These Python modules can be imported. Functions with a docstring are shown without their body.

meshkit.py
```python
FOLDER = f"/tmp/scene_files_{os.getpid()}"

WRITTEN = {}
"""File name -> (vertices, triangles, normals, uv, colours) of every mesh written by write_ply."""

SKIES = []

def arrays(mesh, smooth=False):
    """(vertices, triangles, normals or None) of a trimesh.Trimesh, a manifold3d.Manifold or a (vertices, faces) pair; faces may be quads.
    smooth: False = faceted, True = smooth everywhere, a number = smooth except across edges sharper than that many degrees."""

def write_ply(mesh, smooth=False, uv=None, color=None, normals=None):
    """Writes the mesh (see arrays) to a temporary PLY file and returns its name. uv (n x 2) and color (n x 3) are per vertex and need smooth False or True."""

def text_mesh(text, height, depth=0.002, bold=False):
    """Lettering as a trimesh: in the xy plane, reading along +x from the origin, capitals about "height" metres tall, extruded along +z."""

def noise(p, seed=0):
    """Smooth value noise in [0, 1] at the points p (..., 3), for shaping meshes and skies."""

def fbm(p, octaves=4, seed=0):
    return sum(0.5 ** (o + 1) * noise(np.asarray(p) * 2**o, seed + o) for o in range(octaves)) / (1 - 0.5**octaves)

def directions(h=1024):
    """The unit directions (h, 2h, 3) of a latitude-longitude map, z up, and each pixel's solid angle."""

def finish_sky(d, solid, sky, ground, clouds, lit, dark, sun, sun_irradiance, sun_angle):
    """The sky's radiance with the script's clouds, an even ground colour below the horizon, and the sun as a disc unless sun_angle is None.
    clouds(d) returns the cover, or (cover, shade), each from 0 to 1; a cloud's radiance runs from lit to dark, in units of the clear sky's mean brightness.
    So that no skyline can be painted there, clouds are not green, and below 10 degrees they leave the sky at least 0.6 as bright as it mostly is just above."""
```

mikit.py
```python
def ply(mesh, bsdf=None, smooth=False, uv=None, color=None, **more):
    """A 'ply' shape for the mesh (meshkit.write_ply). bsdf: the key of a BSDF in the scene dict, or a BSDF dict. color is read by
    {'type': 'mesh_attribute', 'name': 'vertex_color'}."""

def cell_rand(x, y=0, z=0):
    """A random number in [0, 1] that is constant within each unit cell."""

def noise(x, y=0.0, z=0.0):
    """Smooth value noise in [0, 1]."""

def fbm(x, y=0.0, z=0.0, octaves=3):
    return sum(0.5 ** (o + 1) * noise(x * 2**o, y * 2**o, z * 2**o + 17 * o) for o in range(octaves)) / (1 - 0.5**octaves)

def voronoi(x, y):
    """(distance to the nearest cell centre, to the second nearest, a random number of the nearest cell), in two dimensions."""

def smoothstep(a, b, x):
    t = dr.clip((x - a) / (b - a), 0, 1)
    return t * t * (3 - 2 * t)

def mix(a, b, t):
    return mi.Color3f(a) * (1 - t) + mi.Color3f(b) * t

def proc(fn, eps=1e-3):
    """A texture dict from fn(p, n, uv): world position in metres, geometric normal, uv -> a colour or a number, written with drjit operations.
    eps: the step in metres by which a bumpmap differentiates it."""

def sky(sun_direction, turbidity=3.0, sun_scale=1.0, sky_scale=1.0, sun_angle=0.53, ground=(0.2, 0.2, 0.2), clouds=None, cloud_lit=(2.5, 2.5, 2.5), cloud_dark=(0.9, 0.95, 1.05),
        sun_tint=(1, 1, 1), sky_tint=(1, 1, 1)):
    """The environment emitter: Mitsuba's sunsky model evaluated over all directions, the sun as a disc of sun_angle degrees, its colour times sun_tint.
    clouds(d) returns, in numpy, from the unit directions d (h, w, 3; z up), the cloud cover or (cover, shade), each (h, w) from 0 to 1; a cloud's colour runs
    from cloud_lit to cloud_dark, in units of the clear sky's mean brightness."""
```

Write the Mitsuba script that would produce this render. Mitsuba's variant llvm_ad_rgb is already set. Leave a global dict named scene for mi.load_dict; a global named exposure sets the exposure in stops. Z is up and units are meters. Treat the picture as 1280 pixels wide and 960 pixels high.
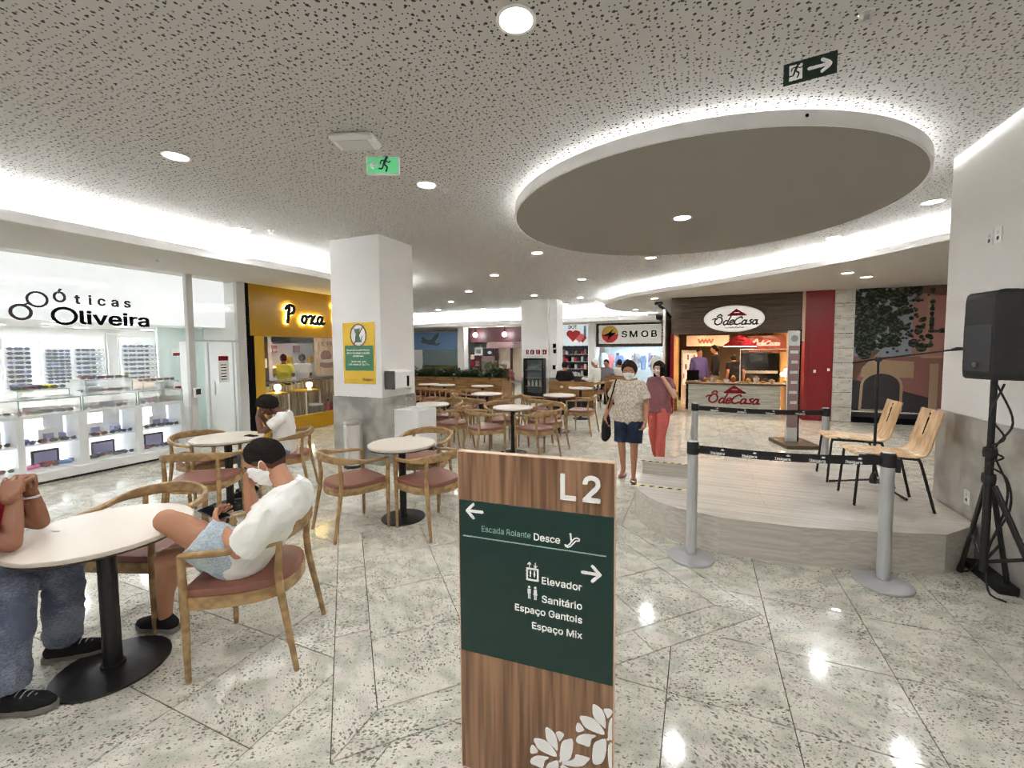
import math, random
import numpy as np, trimesh, shapely, drjit as dr
import mitsuba as mi, mikit, meshkit
import manifold3d as m3
from shapely.geometry import Polygon, box as sbox, LineString, Point
from shapely import affinity
from shapely.ops import unary_union
random.seed(7); RNG = np.random.default_rng(7)
scene, labels = {}, {}
exposure = 3.0
# ---------------------------------------------------------------- camera
def camera_matrix(eye, yaw, pitch, roll):
    cy, sy = math.cos(yaw), math.sin(yaw)
    fwd = np.array([sy*math.cos(pitch), cy*math.cos(pitch), -math.sin(pitch)])
    r0 = np.array([cy, -sy, 0.0]); d0 = np.cross(fwd, r0)
    r = math.cos(roll)*r0 + math.sin(roll)*d0
    d = -math.sin(roll)*r0 + math.cos(roll)*d0
    m = np.eye(4); m[:3, 0] = -r; m[:3, 1] = -d; m[:3, 2] = fwd; m[:3, 3] = eye
    return m
scene['camera'] = {'type': 'perspective', 'fov_axis': 'x', 'fov': 2*math.degrees(math.atan(640/531.8647)), 'near_clip': 0.05, 'far_clip': 100.0,
                   'principal_point_offset_x': -12.6414/1280, 'principal_point_offset_y': 11.2549/960,
                   'to_world': mi.ScalarTransform4f(camera_matrix([0, 0, 1.63], -0.3927, 0.0582, 0.0057).tolist())}
# ---------------------------------------------------------------- light levels
DOWN, COVE, SHOP, PANEL = 32.0, 5.0, 13.0, 2.6
WHITE_L, WARM_L, COOL_L = (.985, .99, 1.0), (1.0, .74, .46), (.91, .965, 1.0)
def emit(k, c=WHITE_L): return {'type': 'area', 'radiance': {'type': 'rgb', 'value': [k*c[0], k*c[1], k*c[2]]}}
scene['dim_air'] = {'type': 'constant', 'radiance': {'type': 'rgb', 'value': [.03, .03, .03]}}
H_CEIL, H_LEFT, H_RIGHT, H_BACK, H_OVAL = 3.24, 2.86, 2.92, 2.67, 3.07
# ---------------------------------------------------------------- registry
_used = {}
def _key(base):
    n = _used.get(base, 0); _used[base] = n + 1
    return base if n == 0 else f'{base}_{n:03d}'
def thing(name, label, cat, group=None, kind=None):
    k = _key(name); d = labels[k] = {'label': label}
    if cat: d['category'] = cat
    if group: d['group'] = group
    if kind: d['kind'] = kind
    return k
def put(key, mesh, mat, smooth=30, label=None, **more):
    if isinstance(mesh, dict): scene[key] = {**mesh, **more}
    else: scene[key] = mikit.ply(mesh, mat, smooth=smooth, **more)
    if label: labels.setdefault(key, {})['label'] = label
    return key
def part(parent, name, mesh, mat=None, smooth=30, label=None, kind=None, **more):
    k = _key(f'{parent}__{name}'); put(k, mesh, mat, smooth, label, **more)
    if kind: labels.setdefault(k, {})['kind'] = kind
    return k
def single(name, mesh, mat, label, cat, group=None, smooth=30, kind=None, **more):
    k = thing(name, label, cat, group, kind); put(k, mesh, mat, smooth, **more); return k
def struct(name, mesh, mat, label=None, smooth=30, **more):
    k = _key(name); put(k, mesh, mat, smooth, **more); labels[k] = {'kind': 'structure'}
    if label: labels[k]['label'] = label
    return k
def holder(name, label=None):
    k = _key(name); labels[k] = {'kind': 'structure'}
    if label: labels[k]['label'] = label
    return k
ORD = ['first', 'second', 'third', 'fourth', 'fifth', 'sixth', 'seventh', 'eighth', 'ninth', 'tenth', 'eleventh', 'twelfth', 'thirteenth', 'fourteenth', 'fifteenth']
# ---------------------------------------------------------------- transforms
def TR(x=0, y=0, z=0, rz=0.0, s=1.0):
    c, n = math.cos(rz), math.sin(rz); m = np.eye(4)
    m[:2, :2] = [[c, -n], [n, c]]; m[:3, :3] *= s; m[:3, 3] = [x, y, z]; return m
def frame(o, ex, ey, ez):
    m = np.eye(4); m[:3, 0], m[:3, 1], m[:3, 2], m[:3, 3] = ex, ey, ez, o; return m
def xf(mesh, m):
    t = mesh.copy(); t.apply_transform(m); return t
def at_(d, m): return {**d, 'to_world': mi.ScalarTransform4f(np.asarray(m).tolist())}
def stamp(parent, template, m):
    """template: list of (sub-path, shape dict, label): adds the parts of one copy."""
    ren = {}
    for sub, d, lab in template:
        up, _, leaf = sub.rpartition('__')
        base = f'{parent}__{ren.get(up, up)}__{leaf}' if up else f'{parent}__{leaf}'
        k = _key(base); ren[sub] = k[len(parent)+2:]
        scene[k] = at_(d, m)
        if lab: labels.setdefault(k, {})['label'] = lab
# ---------------------------------------------------------------- shapes
cat_ = trimesh.util.concatenate
def bx(x0, x1, y0, y1, z0, z1, b=0.0):
    x0, x1 = min(x0, x1), max(x0, x1); y0, y1 = min(y0, y1), max(y0, y1); z0, z1 = min(z0, z1), max(z0, z1)
    if b <= 0:
        m = trimesh.creation.box((x1-x0, y1-y0, z1-z0)); m.apply_translation(((x0+x1)/2, (y0+y1)/2, (z0+z1)/2)); return m
    P = []
    for sx, X in ((1, x0), (-1, x1)):
        for sy, Y in ((1, y0), (-1, y1)):
            for sz, Z in ((1, z0), (-1, z1)):
                P += [(X+sx*b, Y+sy*b, Z), (X+sx*b, Y, Z+sz*b), (X, Y+sy*b, Z+sz*b)]
    return trimesh.convex.convex_hull(np.array(P))
def rbx(x0, x1, y0, y1, z0, z1, r, n=4):
    P = []
    for X in (x0+r, x1-r):
        for Y in (y0+r, y1-r):
            for Z in (z0+r, z1-r): P.append(trimesh.creation.uv_sphere(r, count=[n*2+1, n*4]).vertices+[X, Y, Z])
    return trimesh.convex.convex_hull(np.vstack(P))
def cyl(p0, p1, r, n=16, r1=None):
    return tube([p0, p1], [r, r if r1 is None else r1], n)
def tube(path, r, n=8, caps=True, closed=False):
    p = np.asarray(path, float); N = len(p); r = np.broadcast_to(np.asarray(r, float), (N,))
    t = np.gradient(p, axis=0) if not closed else np.roll(p, -1, 0)-np.roll(p, 1, 0)
    t /= np.linalg.norm(t, axis=1, keepdims=True)+1e-12
    a = np.cross(t[0], [0, 0, 1.0] if abs(t[0, 2]) < .9 else [1.0, 0, 0]); a /= np.linalg.norm(a)
    A = [a]
    for k in range(1, N):
        a = A[-1]-t[k]*(A[-1]@t[k]); A.append(a/(np.linalg.norm(a)+1e-12))
    A = np.array(A); B = np.cross(t, A); g = np.arange(n)*2*np.pi/n
    v = (p[:, None]+r[:, None, None]*(np.cos(g)[None, :, None]*A[:, None]+np.sin(g)[None, :, None]*B[:, None])).reshape(-1, 3)
    return _rings(v, N, n, caps, closed)
def _rings(v, N, n, caps=True, closed=False):
    f = []
    M = N if closed else N-1
    i, j = np.meshgrid(np.arange(M), np.arange(n), indexing='ij'); i2 = (i+1) % N
    a, b, c, d = i*n+j, i*n+(j+1) % n, i2*n+(j+1) % n, i2*n+j
    f = [np.stack([a, b, c], -1).reshape(-1, 3), np.stack([a, c, d], -1).reshape(-1, 3)]
    if caps and not closed:
        v = np.vstack([v, v[:n].mean(0), v[-n:].mean(0)]); k = np.arange(n); e = len(v)
        f += [np.stack([(k+1) % n, k, k*0+e-2], -1), np.stack([(N-1)*n+k, (N-1)*n+(k+1) % n, k*0+e-1], -1)]
    m = trimesh.Trimesh(v, np.vstack(f), process=False)
    if m.volume < 0: m.invert()
    return m
def sweep(path, w, h, up=(0, 0, 1), n=12, power=3.0):
    """a closed rod of rounded-rectangle section (w sideways, h along up) along a path."""
    p = np.asarray(path, float); N = len(p); t = np.gradient(p, axis=0); t /= np.linalg.norm(t, axis=1, keepdims=True)
    s = np.cross(t, np.asarray(up, float)); s /= np.linalg.norm(s, axis=1, keepdims=True); u = np.cross(s, t)
    w = np.broadcast_to(w, (N,)); h = np.broadcast_to(h, (N,)); g = np.arange(n)*2*np.pi/n+np.pi/n
    c, q = np.cos(g), np.sin(g); c = np.sign(c)*abs(c)**(2/power); q = np.sign(q)*abs(q)**(2/power)
    v = p[:, None]+.5*w[:, None, None]*c[None, :, None]*s[:, None]+.5*h[:, None, None]*q[None, :, None]*u[:, None]
    return _rings(v.reshape(-1, 3), N, n)
def lathe(prof, n=32, c=(0, 0, 0)):
    prof = np.asarray(prof, float); g = np.arange(n)*2*np.pi/n
    v = np.stack([prof[:, None, 0]*np.cos(g), prof[:, None, 0]*np.sin(g), np.repeat(prof[:, 1:2], n, 1)], -1).reshape(-1, 3)+np.asarray(c, float)
    return _rings(v, len(prof), n)
def disc(x, y, z, r, n=24, down=True, t=.004):
    return lathe([(r, z), (r, z+t)], n, (x, y, 0))
def ext(poly, d):
    gs = [g for g in getattr(poly, 'geoms', [poly]) if g.area > 1e-9]
    return cat_([trimesh.creation.extrude_polygon(g, d, engine='earcut') for g in gs])
def spline(pts, n=8, closed=False):
    p = np.asarray(pts, float); N = len(p); out = []
    for i in range(N if closed else N-1):
        a, b, c, d = (p[(i-1) % N] if closed or i > 0 else 2*p[0]-p[1]), p[i], p[(i+1) % N], (p[(i+2) % N] if closed or i+2 < N else 2*p[-1]-p[-2])
        for k in range(n):
            s = k/n; out.append(.5*((2*b)+(c-a)*s+(2*a-5*b+4*c-d)*s*s+(3*b-a-3*c+d)*s**3))
    if not closed: out.append(p[-1])
    return np.array(out)
def text(s, height, depth=.002, bold=False, anchor='l', width=None):
    m = meshkit.text_mesh(s, height, depth, bold)
    b = m.bounds; w = b[1, 0]-b[0, 0]
    if width: m.apply_scale([width/w, 1, 1]); w = width
    m.apply_translation([{'l': 0, 'c': -w/2, 'r': -w}[anchor]-m.bounds[0, 0], 0, 0]); return m
def on_wall(origin, normal):
    """matrix of a vertical board: local x runs to the viewer's right, y up, z towards the viewer."""
    n = np.array([normal[0], normal[1], 0.0]); n /= np.linalg.norm(n); ex = np.cross([0, 0, 1.0], n)
    return frame(origin, ex, [0, 0, 1.0], n)
def strokes(lines, width):
    return unary_union([LineString(spline(l, 6) if len(l) > 2 else l).buffer(width/2, quad_segs=4) for l in lines])
# ---------------------------------------------------------------- materials
def mat(name, d): scene[name] = d; return name
def rgb(c): return {'type': 'rgb', 'value': list(c)}
def s2l(*c): return [(x/255/12.92 if x/255 <= .04045 else ((x/255+.055)/1.055)**2.4) for x in c]
def pr_(name, c, rough=.5, spec=.5, metallic=0.0, **k):
    c = c if isinstance(c, dict) else rgb(c)
    return mat(name, {'type': 'twosided', 'bsdf': {'type': 'principled', 'base_color': c, 'roughness': rough, 'specular': spec, 'metallic': metallic, **k}})
def matte(name, c): return mat(name, {'type': 'twosided', 'bsdf': {'type': 'diffuse', 'reflectance': c if isinstance(c, dict) else rgb(c)}})
N_, F_, S_, M_ = mikit.noise, mikit.fbm, mikit.smoothstep, mikit.mix
def granite(p, n, uv, a=0.0):
    c, s = math.cos(a), math.sin(a); x, y = p.x*c+p.y*s, p.y*c-p.x*s
    wx, wy = x+.010*N_(x*60, y*60, 7.0), y+.010*N_(x*60, y*60, 8.0)
    base = M_(s2l(214, 211, 198), s2l(184, 184, 170), S_(.3, .75, F_(x*9, y*16, 3.0)))
    base = M_(base, s2l(204, 194, 186), S_(.58, .78, N_(x*14, y*22, 9.0))*.5)
    clump = N_(x*6, y*8, 5.0)
    d, _, w = mikit.voronoi(wx/.024, wy/.013); r1 = dr.clip((w+clump*.6-.70)*.80, 0, .42); k1 = dr.select(r1 > .03, S_(r1, r1*.6, d), 0)
    e, _, v = mikit.voronoi(wx/.012+9, wy/.007); r2 = dr.clip((v+clump*.35-.60)*1.0, 0, .42); k2 = dr.select(r2 > .03, S_(r2, r2*.6, e), 0)
    g = M_(base, M_(s2l(124, 122, 106), s2l(78, 76, 66), N_(x*30, y*30, 4.0)), k1*.9)
    return M_(g, s2l(120, 114, 100), k2*.6)
TILE = [pr_(f'granite_{i}', mikit.proc(lambda p, n, uv, a=a: granite(p, n, uv, a)), .09, .5) for i, a in enumerate((.5, -.35))]
matte('grout', s2l(96, 92, 80))
def ceil_fn(p, n, uv):
    def dots(x, y, cell, r, seed):
        cx, cy = dr.floor(x/cell), dr.floor(y/cell); h1, h2, h3 = mikit.cell_rand(cx, cy, seed), mikit.cell_rand(cx, cy, seed+1), mikit.cell_rand(cx, cy, seed+2)
        dx, dy = x/cell-cx-.5-(h1-.5)*.5, y/cell-cy-.5-(h2-.5)*.5
        return dr.select((dr.sqrt(dx*dx+dy*dy)*cell < r) & (h3 < .85), 1.0, 0.0)
    d = dr.maximum(dots(p.x, p.y, .060, .0085, 1), dots(p.x+.031, p.y+.027, .034, .0048, 11))
    return M_(s2l(200, 197, 193), s2l(74, 71, 68), d)
matte('ceiling_board', mikit.proc(ceil_fn))
matte('white_paint', s2l(232, 231, 229)); matte('soffit_paint', s2l(208, 204, 197)); matte('oval_paint', s2l(158, 155, 147))
pr_('white_gloss', s2l(238, 240, 240), .25); pr_('white_plastic', s2l(232, 232, 230), .4); pr_('off_white', s2l(205, 205, 203), .5)
def marble(p, n, uv):
    a = F_(p.x*4, p.y*4, p.z*4, 4); b = N_(p.x*17, p.y*17, p.z*23)
    g = M_(s2l(172, 170, 164), s2l(140, 138, 131), S_(.35, .7, a)); g = M_(g, s2l(188, 184, 176), S_(.6, .8, N_(p.x*6, p.y*6, p.z*3))*.5)
    return M_(g, s2l(122, 120, 112), S_(.72, .9, b)*.22)
pr_('grey_marble', mikit.proc(marble), .12, .6)
def grain(dark, light, fx, fy, fz, lo=.3, hi=.7):
    def fn(p, n, uv):
        g = N_(p.x*fx, p.y*fy, p.z*fz)*.6+N_(p.x*fx*2.7+5, p.y*fy*2.7, p.z*fz*2.7)*.4
        return M_(dark, light, S_(lo, hi, g))
    return mikit.proc(fn)
pr_('stage_vinyl', grain(s2l(182, 176, 166), s2l(198, 192, 182), 1.5, 60, 60), .35, .4)
pr_('walnut', grain(s2l(104, 74, 52), s2l(158, 121, 91), 46, 46, 1.4, .25, .75), .45)
pr_('oak', grain(s2l(140, 111, 72), s2l(170, 139, 96), 16, 16, 16), .4)
pr_('panel_wood', grain(s2l(128, 92, 52), s2l(160, 122, 76), 3, 30, 30), .45)
pr_('ply_chair', grain(s2l(196, 160, 118), s2l(222, 190, 150), 25, 25, 4), .35)
pr_('dark_plank', grain(s2l(70, 56, 42), s2l(92, 76, 58), 2.5, 60, 60), .5)
pr_('leather', s2l(132, 86, 72), .38); pr_('leather_dark', s2l(96, 44, 36), .35)
pr_('table_top', s2l(204, 194, 181), .3); pr_('table_edge', s2l(92, 80, 68), .5)
pr_('black_metal', s2l(24, 24, 25), .4); pr_('black_plastic', s2l(28, 28, 29), .5); pr_('black_cloth', s2l(20, 20, 22), .8); pr_('charcoal', s2l(52, 54, 58), .5)
mat('steel', {'type': 'roughconductor', 'material': 'Al', 'alpha': .22, 'distribution': 'ggx'})
pr_('brushed', s2l(196, 197, 200), .38, metallic=.6); pr_('chrome', s2l(215, 215, 215), .12, metallic=1.0)
pr_('green_panel', s2l(10, 48, 42), .45); matte('sign_white', s2l(240, 240, 238)); matte('pale_green_ink', s2l(150, 178, 168))
pr_('edge_oak', s2l(204, 176, 152), .5)
mat('glass_pane', {'type': 'thindielectric', 'int_ior': 1.45})
pr_('yellow_gloss', s2l(178, 134, 12), .18); pr_('yellow_matte', s2l(206, 162, 36), .5); pr_('red_panel', s2l(138, 42, 46), .4); matte('maroon', s2l(132, 34, 44))
matte('ink_dark', s2l(50, 46, 52)); matte('ink_black', s2l(24, 24, 26))
# ================================================================ people
_ico1 = trimesh.creation.icosphere(1).vertices; _ico2 = trimesh.creation.icosphere(2).vertices
_ico5 = trimesh.creation.icosphere(5); _ico4 = trimesh.creation.icosphere(4); _ico3 = trimesh.creation.icosphere(3)
def V(*a): return np.array(a, float)
def unit(v): v = np.asarray(v, float); return v/np.linalg.norm(v)
def hullS(*pr):
    return m3.Manifold.hull_points(np.vstack([np.asarray(p, float)+_ico2*r for p, r in pr]))
def chain(*pr):
    return [hullS(a, b) for a, b in zip(pr[:-1], pr[1:])]
def to_m(t):
    return m3.Manifold(m3.Mesh(np.asarray(t.vertices, np.float32), np.asarray(t.faces, np.uint32)))
def to_t(m):
    k = m.to_mesh(); return trimesh.Trimesh(k.vert_properties[:, :3], k.tri_verts, process=True)
def relax(t, it, edge):
    import scipy.sparse as sp
    e = t.edges_unique; n = len(t.vertices); A = sp.coo_matrix((np.ones(2*len(e)), (np.r_[e[:, 0], e[:, 1]], np.r_[e[:, 1], e[:, 0]])), shape=(n, n)).tocsr()
    deg = np.maximum(np.asarray(A.sum(1)).ravel(), 1)[:, None]; v0 = np.array(t.vertices); v = v0.copy()
    for k in range(it): v = v+(.5 if k % 2 == 0 else -.48)*((A @ v)/deg-v)
    d = v-v0; L = np.linalg.norm(d, axis=1, keepdims=True); t.vertices = v0+d*np.minimum(1, 2.0*edge/np.maximum(L, 1e-9)); return t
def blend(ms, edge, it=10):
    m = m3.Manifold.batch_boolean(ms, m3.OpType.Add).refine_to_length(edge); t = to_t(m)
    relax(t, it, edge); return t
def fold(t, amp, freq, seed=0, stretch=(1, 1, 1)):
    n = t.vertex_normals; p = t.vertices*np.array(stretch); w = meshkit.fbm(p*6+3.1, 2, seed+9)[:, None]*.12; q = (p+w*[1, -1, .6])*freq
    r = 1-abs(2*meshkit.noise(q*np.array([1, 1, .75])+7.3, seed+5)-1); r2 = 1-abs(2*meshkit.noise(q*1.9+17.3, seed+6)-1)
    t.vertices = t.vertices+n*(amp*((r**2-.45)*.9+(r2**2-.45)*.4))[:, None]; return t
def join(*ts):
    ms = []
    for t in ts:
        m = to_m(t)
        if m.status() == m3.Error.NoError and m.volume() > 0: ms.append(m)
        else: return cat_(ts)
    return to_t(m3.Manifold.batch_boolean(ms, m3.OpType.Add))
def head_pts(d, s):
    x, y, z = d.T
    v = d*np.array([.0745, .0955, .116])
    lo = np.clip(-z, 0, 1)
    v[:, 0] *= 1-.30*lo**1.6
    v[:, 1] *= np.where(y < 0, 1-.42*lo**1.3, 1-.06*lo)
    v[:, 1] += .012*np.clip(z, 0, 1)*(y < .2)*-.3
    fr = np.clip(y, 0, 1)
    g = lambda cx, cz, wx, wz: np.exp(-((abs(x)-cx)/wx)**2-((z-cz)/wz)**2)*(y > 0)
    dy = .021*g(0, -.16, .11, .10)+.011*g(0, .02, .09, .16)-.010*g(.36, .06, .17, .10)+.005*g(.3, .22, .3, .08)+.007*g(0, -.43, .22, .055)-.004*g(0, -.5, .2, .03)+.004*g(0, -.36, .2, .03)+.008*g(0, -.74, .25, .14)+.003*g(.45, -.2, .2, .2)
    dy += .006*g(.13, -.2, .06, .05)
    v[:, 1] += dy
    return v*s
class Head:
    """a head: centre, facing and up directions, scale."""
    def __init__(self, c, f, u, s=1.0, detail=4):
        self.c = np.asarray(c, float); self.f = unit(f); r = unit(np.cross(self.f, u)); self.R = np.stack([r, self.f, np.cross(r, self.f)], 1); self.s = s; self.d = detail
        self.ico = _ico4 if detail >= 4 else _ico3
    def w(self, p): return np.asarray(p)*self.s @ self.R.T+self.c
    def skin(self):
        m = trimesh.Trimesh(head_pts(self.ico.vertices, 1.0), self.ico.faces, process=False)
        parts = [m]
        for sx in (1, -1):
            e = _ico3.copy(); v = e.vertices*[.009, .020, .031]; v[:, 0] += .006*sx*np.clip(-v[:, 1]/.02, -1, 1); 
            v[:, 0] -= sx*.004*np.exp(-(v[:, 1]/.009)**2-(v[:, 2]/.016)**2)*(v[:, 0]*sx > 0); e.vertices = v+[sx*.0755, -.012, -.004]; parts.append(e)
        t = join(*parts); t.vertices = self.w(t.vertices); return t
    def shell(self, fn, detail=None):
        """a closed cap that lies fn(d) metres outside the head, and inside it where fn is negative."""
        ico = _ico5 if self.d >= 5 else self.ico; d = ico.vertices
        m = trimesh.Trimesh(head_pts(d, 1.0), ico.faces, process=False); n = m.vertex_normals
        m.vertices = self.w(m.vertices+n*fn(d)[:, None]); return m
    def features(self, par, skin_mat, eyes=True, brow='hair_black', mouth=True):
        if eyes:
            for sx in (1, -1):
                e = _ico3.copy(); e.vertices = self.w(e.vertices*[.0125, .0115, .0072]+[sx*.0285, .0815, .006])
                k = part(par, 'eye', e, 'eye_white', smooth=True); p = _ico3.copy(); p.vertices = self.w(p.vertices*[.0056, .004, .0056]+[sx*.0285, .0905, .0055]); part(k, 'iris', p, 'ink_black', smooth=True)
                q = self.w(np.array([(sx*.013, .0925, .0215), (sx*.03, .0925, .026), (sx*.047, .081, .022)])); part(par, 'eyebrow', tube(spline(q, 4), .0032*self.s, 6), brow)
        if mouth:
            e = _ico3.copy(); e.vertices = self.w(e.vertices*[.022, .006, .006]+[0, .0905, -.05]); part(par, 'lips', e, 'lips', smooth=True)
def hair_short(th=.016, fade=.006, back=-.42, side=-.05, front=.52, seed=3, rough=.004):
    def fn(d):
        x, y, z = d.T
        line = np.interp(y, [-1, -.5, -.15, .15, .45, .75, 1], [back, back, side, side+.12, front-.22, front, front+.05])
        m = np.clip((z-line)/.07, 0, 1); top = np.clip((z-line-.02)/.6, 0, 1)**.8
        return -.004+m*(.004+fade+(th-fade)*top+rough*top*((meshkit.noise(d*np.array([30, 9, 30]), seed)-.5)*1.6+(meshkit.noise(d*np.array([60, 20, 60]), seed+1)-.5)))
    return fn
def mask_fn(low=-.86, high=-.04, wide=.80):
    def fn(d):
        x, y, z = d.T
        hi = high-.12*abs(x); m = np.clip((hi-z)/.05, 0, 1)*np.clip((z-low)/.06, 0, 1)*np.clip((y-.18)/.08, 0, 1)
        return -.006+m*(.0105+.012*np.exp(-(x/.5)**2-((z+.22)/.3)**2))
    return fn
FL = [.045, .050, .047, .037]
def hand(w, d, n, side, s=1.0, curl=.5, thumb=.5, spread=.12, curls=None):
    """five separate fingers on a palm. w wrist, d direction of the fingers, n outward from the back of the hand, side +1 for a left hand."""
    d = unit(d); n = unit(n-d*(np.asarray(n) @ d)); a = np.cross(d, n)*side    # a: towards the thumb
    P = lambda x, y, z: np.asarray(w)+s*(d*x+a*y+n*z)
    ms = [hullS((P(0, 0, 0), .024*s), (P(.03, .022, 0), .017*s), (P(.03, -.02, 0), .016*s)), hullS((P(.03, .022, 0), .017*s), (P(.03, -.02, 0), .016*s), (P(.083, .031, 0), .0115*s), (P(.083, -.028, 0), .0105*s))]
    for i, (y, L) in enumerate(zip((.0325, .0112, -.0100, -.0305), FL)):
        c = (curls[i] if curls else curl); o = P(.082, y, 0); ang, pts, r = .25*c, [(o, .0090*s)], .0090
        sp = unit(d+a*spread*(1.5-i)*.6)
        for seg, f in zip((L, L*.68, L*.55), (.9, 1.15, .8)):
            ang += c*f*.9; o = o+s*seg*(sp*math.cos(ang)-n*math.sin(ang)); r -= .0007; pts.append((o, r*s))
        ms += chain(*pts)
    t0, t1 = P(.022, .026, -.006), P(.052, .052, -.016-.012*thumb); t2 = t1+s*.034*unit(d*(.9-.3*thumb)+a*(.45-.7*thumb)-n*(.15+.6*thumb)); t3 = t2+s*.026*unit(d*(.9-.2*thumb)+a*(.2-.8*thumb)-n*(.1+.7*thumb))
    ms += chain((t0, .0145*s), (t1, .0125*s), (t2, .0105*s), (t3, .0088*s))
    return ms
def shoe(ank, toe, s=1.0, up=(0, 0, 1)):
    """(upper, sole) of a shoe on the ankle, pointing along toe."""
    u = unit(up); f = unit(np.asarray(toe)-u*(np.asarray(toe) @ u)); r = np.cross(f, u); a = np.asarray(ank)-u*.08*s
    P = lambda x, y, z: a+s*(f*x+r*y+u*z)
    up_ = blend([hullS((P(-.045, 0, .045), .034*s), (P(0, 0, .075), .036*s), (P(.06, 0, .05), .034*s), (P(-.04, 0, .03), .032*s)), hullS((P(.05, 0, .048), .036*s), (P(.12, .012, .034), .032*s), (P(.12, -.014, .034), .032*s), (P(.165, 0, .03), .026*s), (P(-.03, 0, .03), .032*s))], .014*s, 8)
    pl = Polygon(spline([(-.085, 0), (-.07, .034), (0, .033), (.07, .044), (.14, .042), (.19, .018), (.197, -.004), (.18, -.03), (.12, -.044), (.05, -.036), (-.02, -.032), (-.07, -.033)], 4, True))
    so = ext(pl, .024); so = xf(so, frame(a, f*s, -r*s*-1 if False else np.cross(u, f)*s, u*s)); return up_, so
def cut(m, p, n): return m.trim_by_plane(list(map(float, unit(n))), float(np.dot(unit(n), p)))
pr_('skin_tan', s2l(176, 126, 98), .5, .4); pr_('skin_brown', s2l(140, 96, 72), .5, .4); pr_('skin_fair', s2l(206, 164, 140), .5, .4); pr_('skin_dark', s2l(104, 70, 54), .5, .4)
pr_('hair_black', s2l(30, 24, 21), .75, .2); pr_('hair_brown', s2l(46, 34, 28), .75, .2); pr_('hair_grey', s2l(170, 166, 160), .6); pr_('eye_white', s2l(232, 228, 222), .3); pr_('lips', s2l(160, 98, 88), .5)
def cloth(name, c, var=.12, f=40):
    d = [x*(1-var) for x in c]
    return pr_(name, mikit.proc(lambda p, n, uv: M_(d, c, N_(p.x*f, p.y*f, p.z*f))) if var else c, .8, .2)
def den(name, c0, c1): return pr_(name, mikit.proc(lambda p, n, uv: M_(c0, c1, S_(.35, .75, F_(p.x*7, p.y*7, p.z*5)*.8+N_(p.x*160, p.y*160, p.z*160)*.25))), .85, .2)
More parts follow.
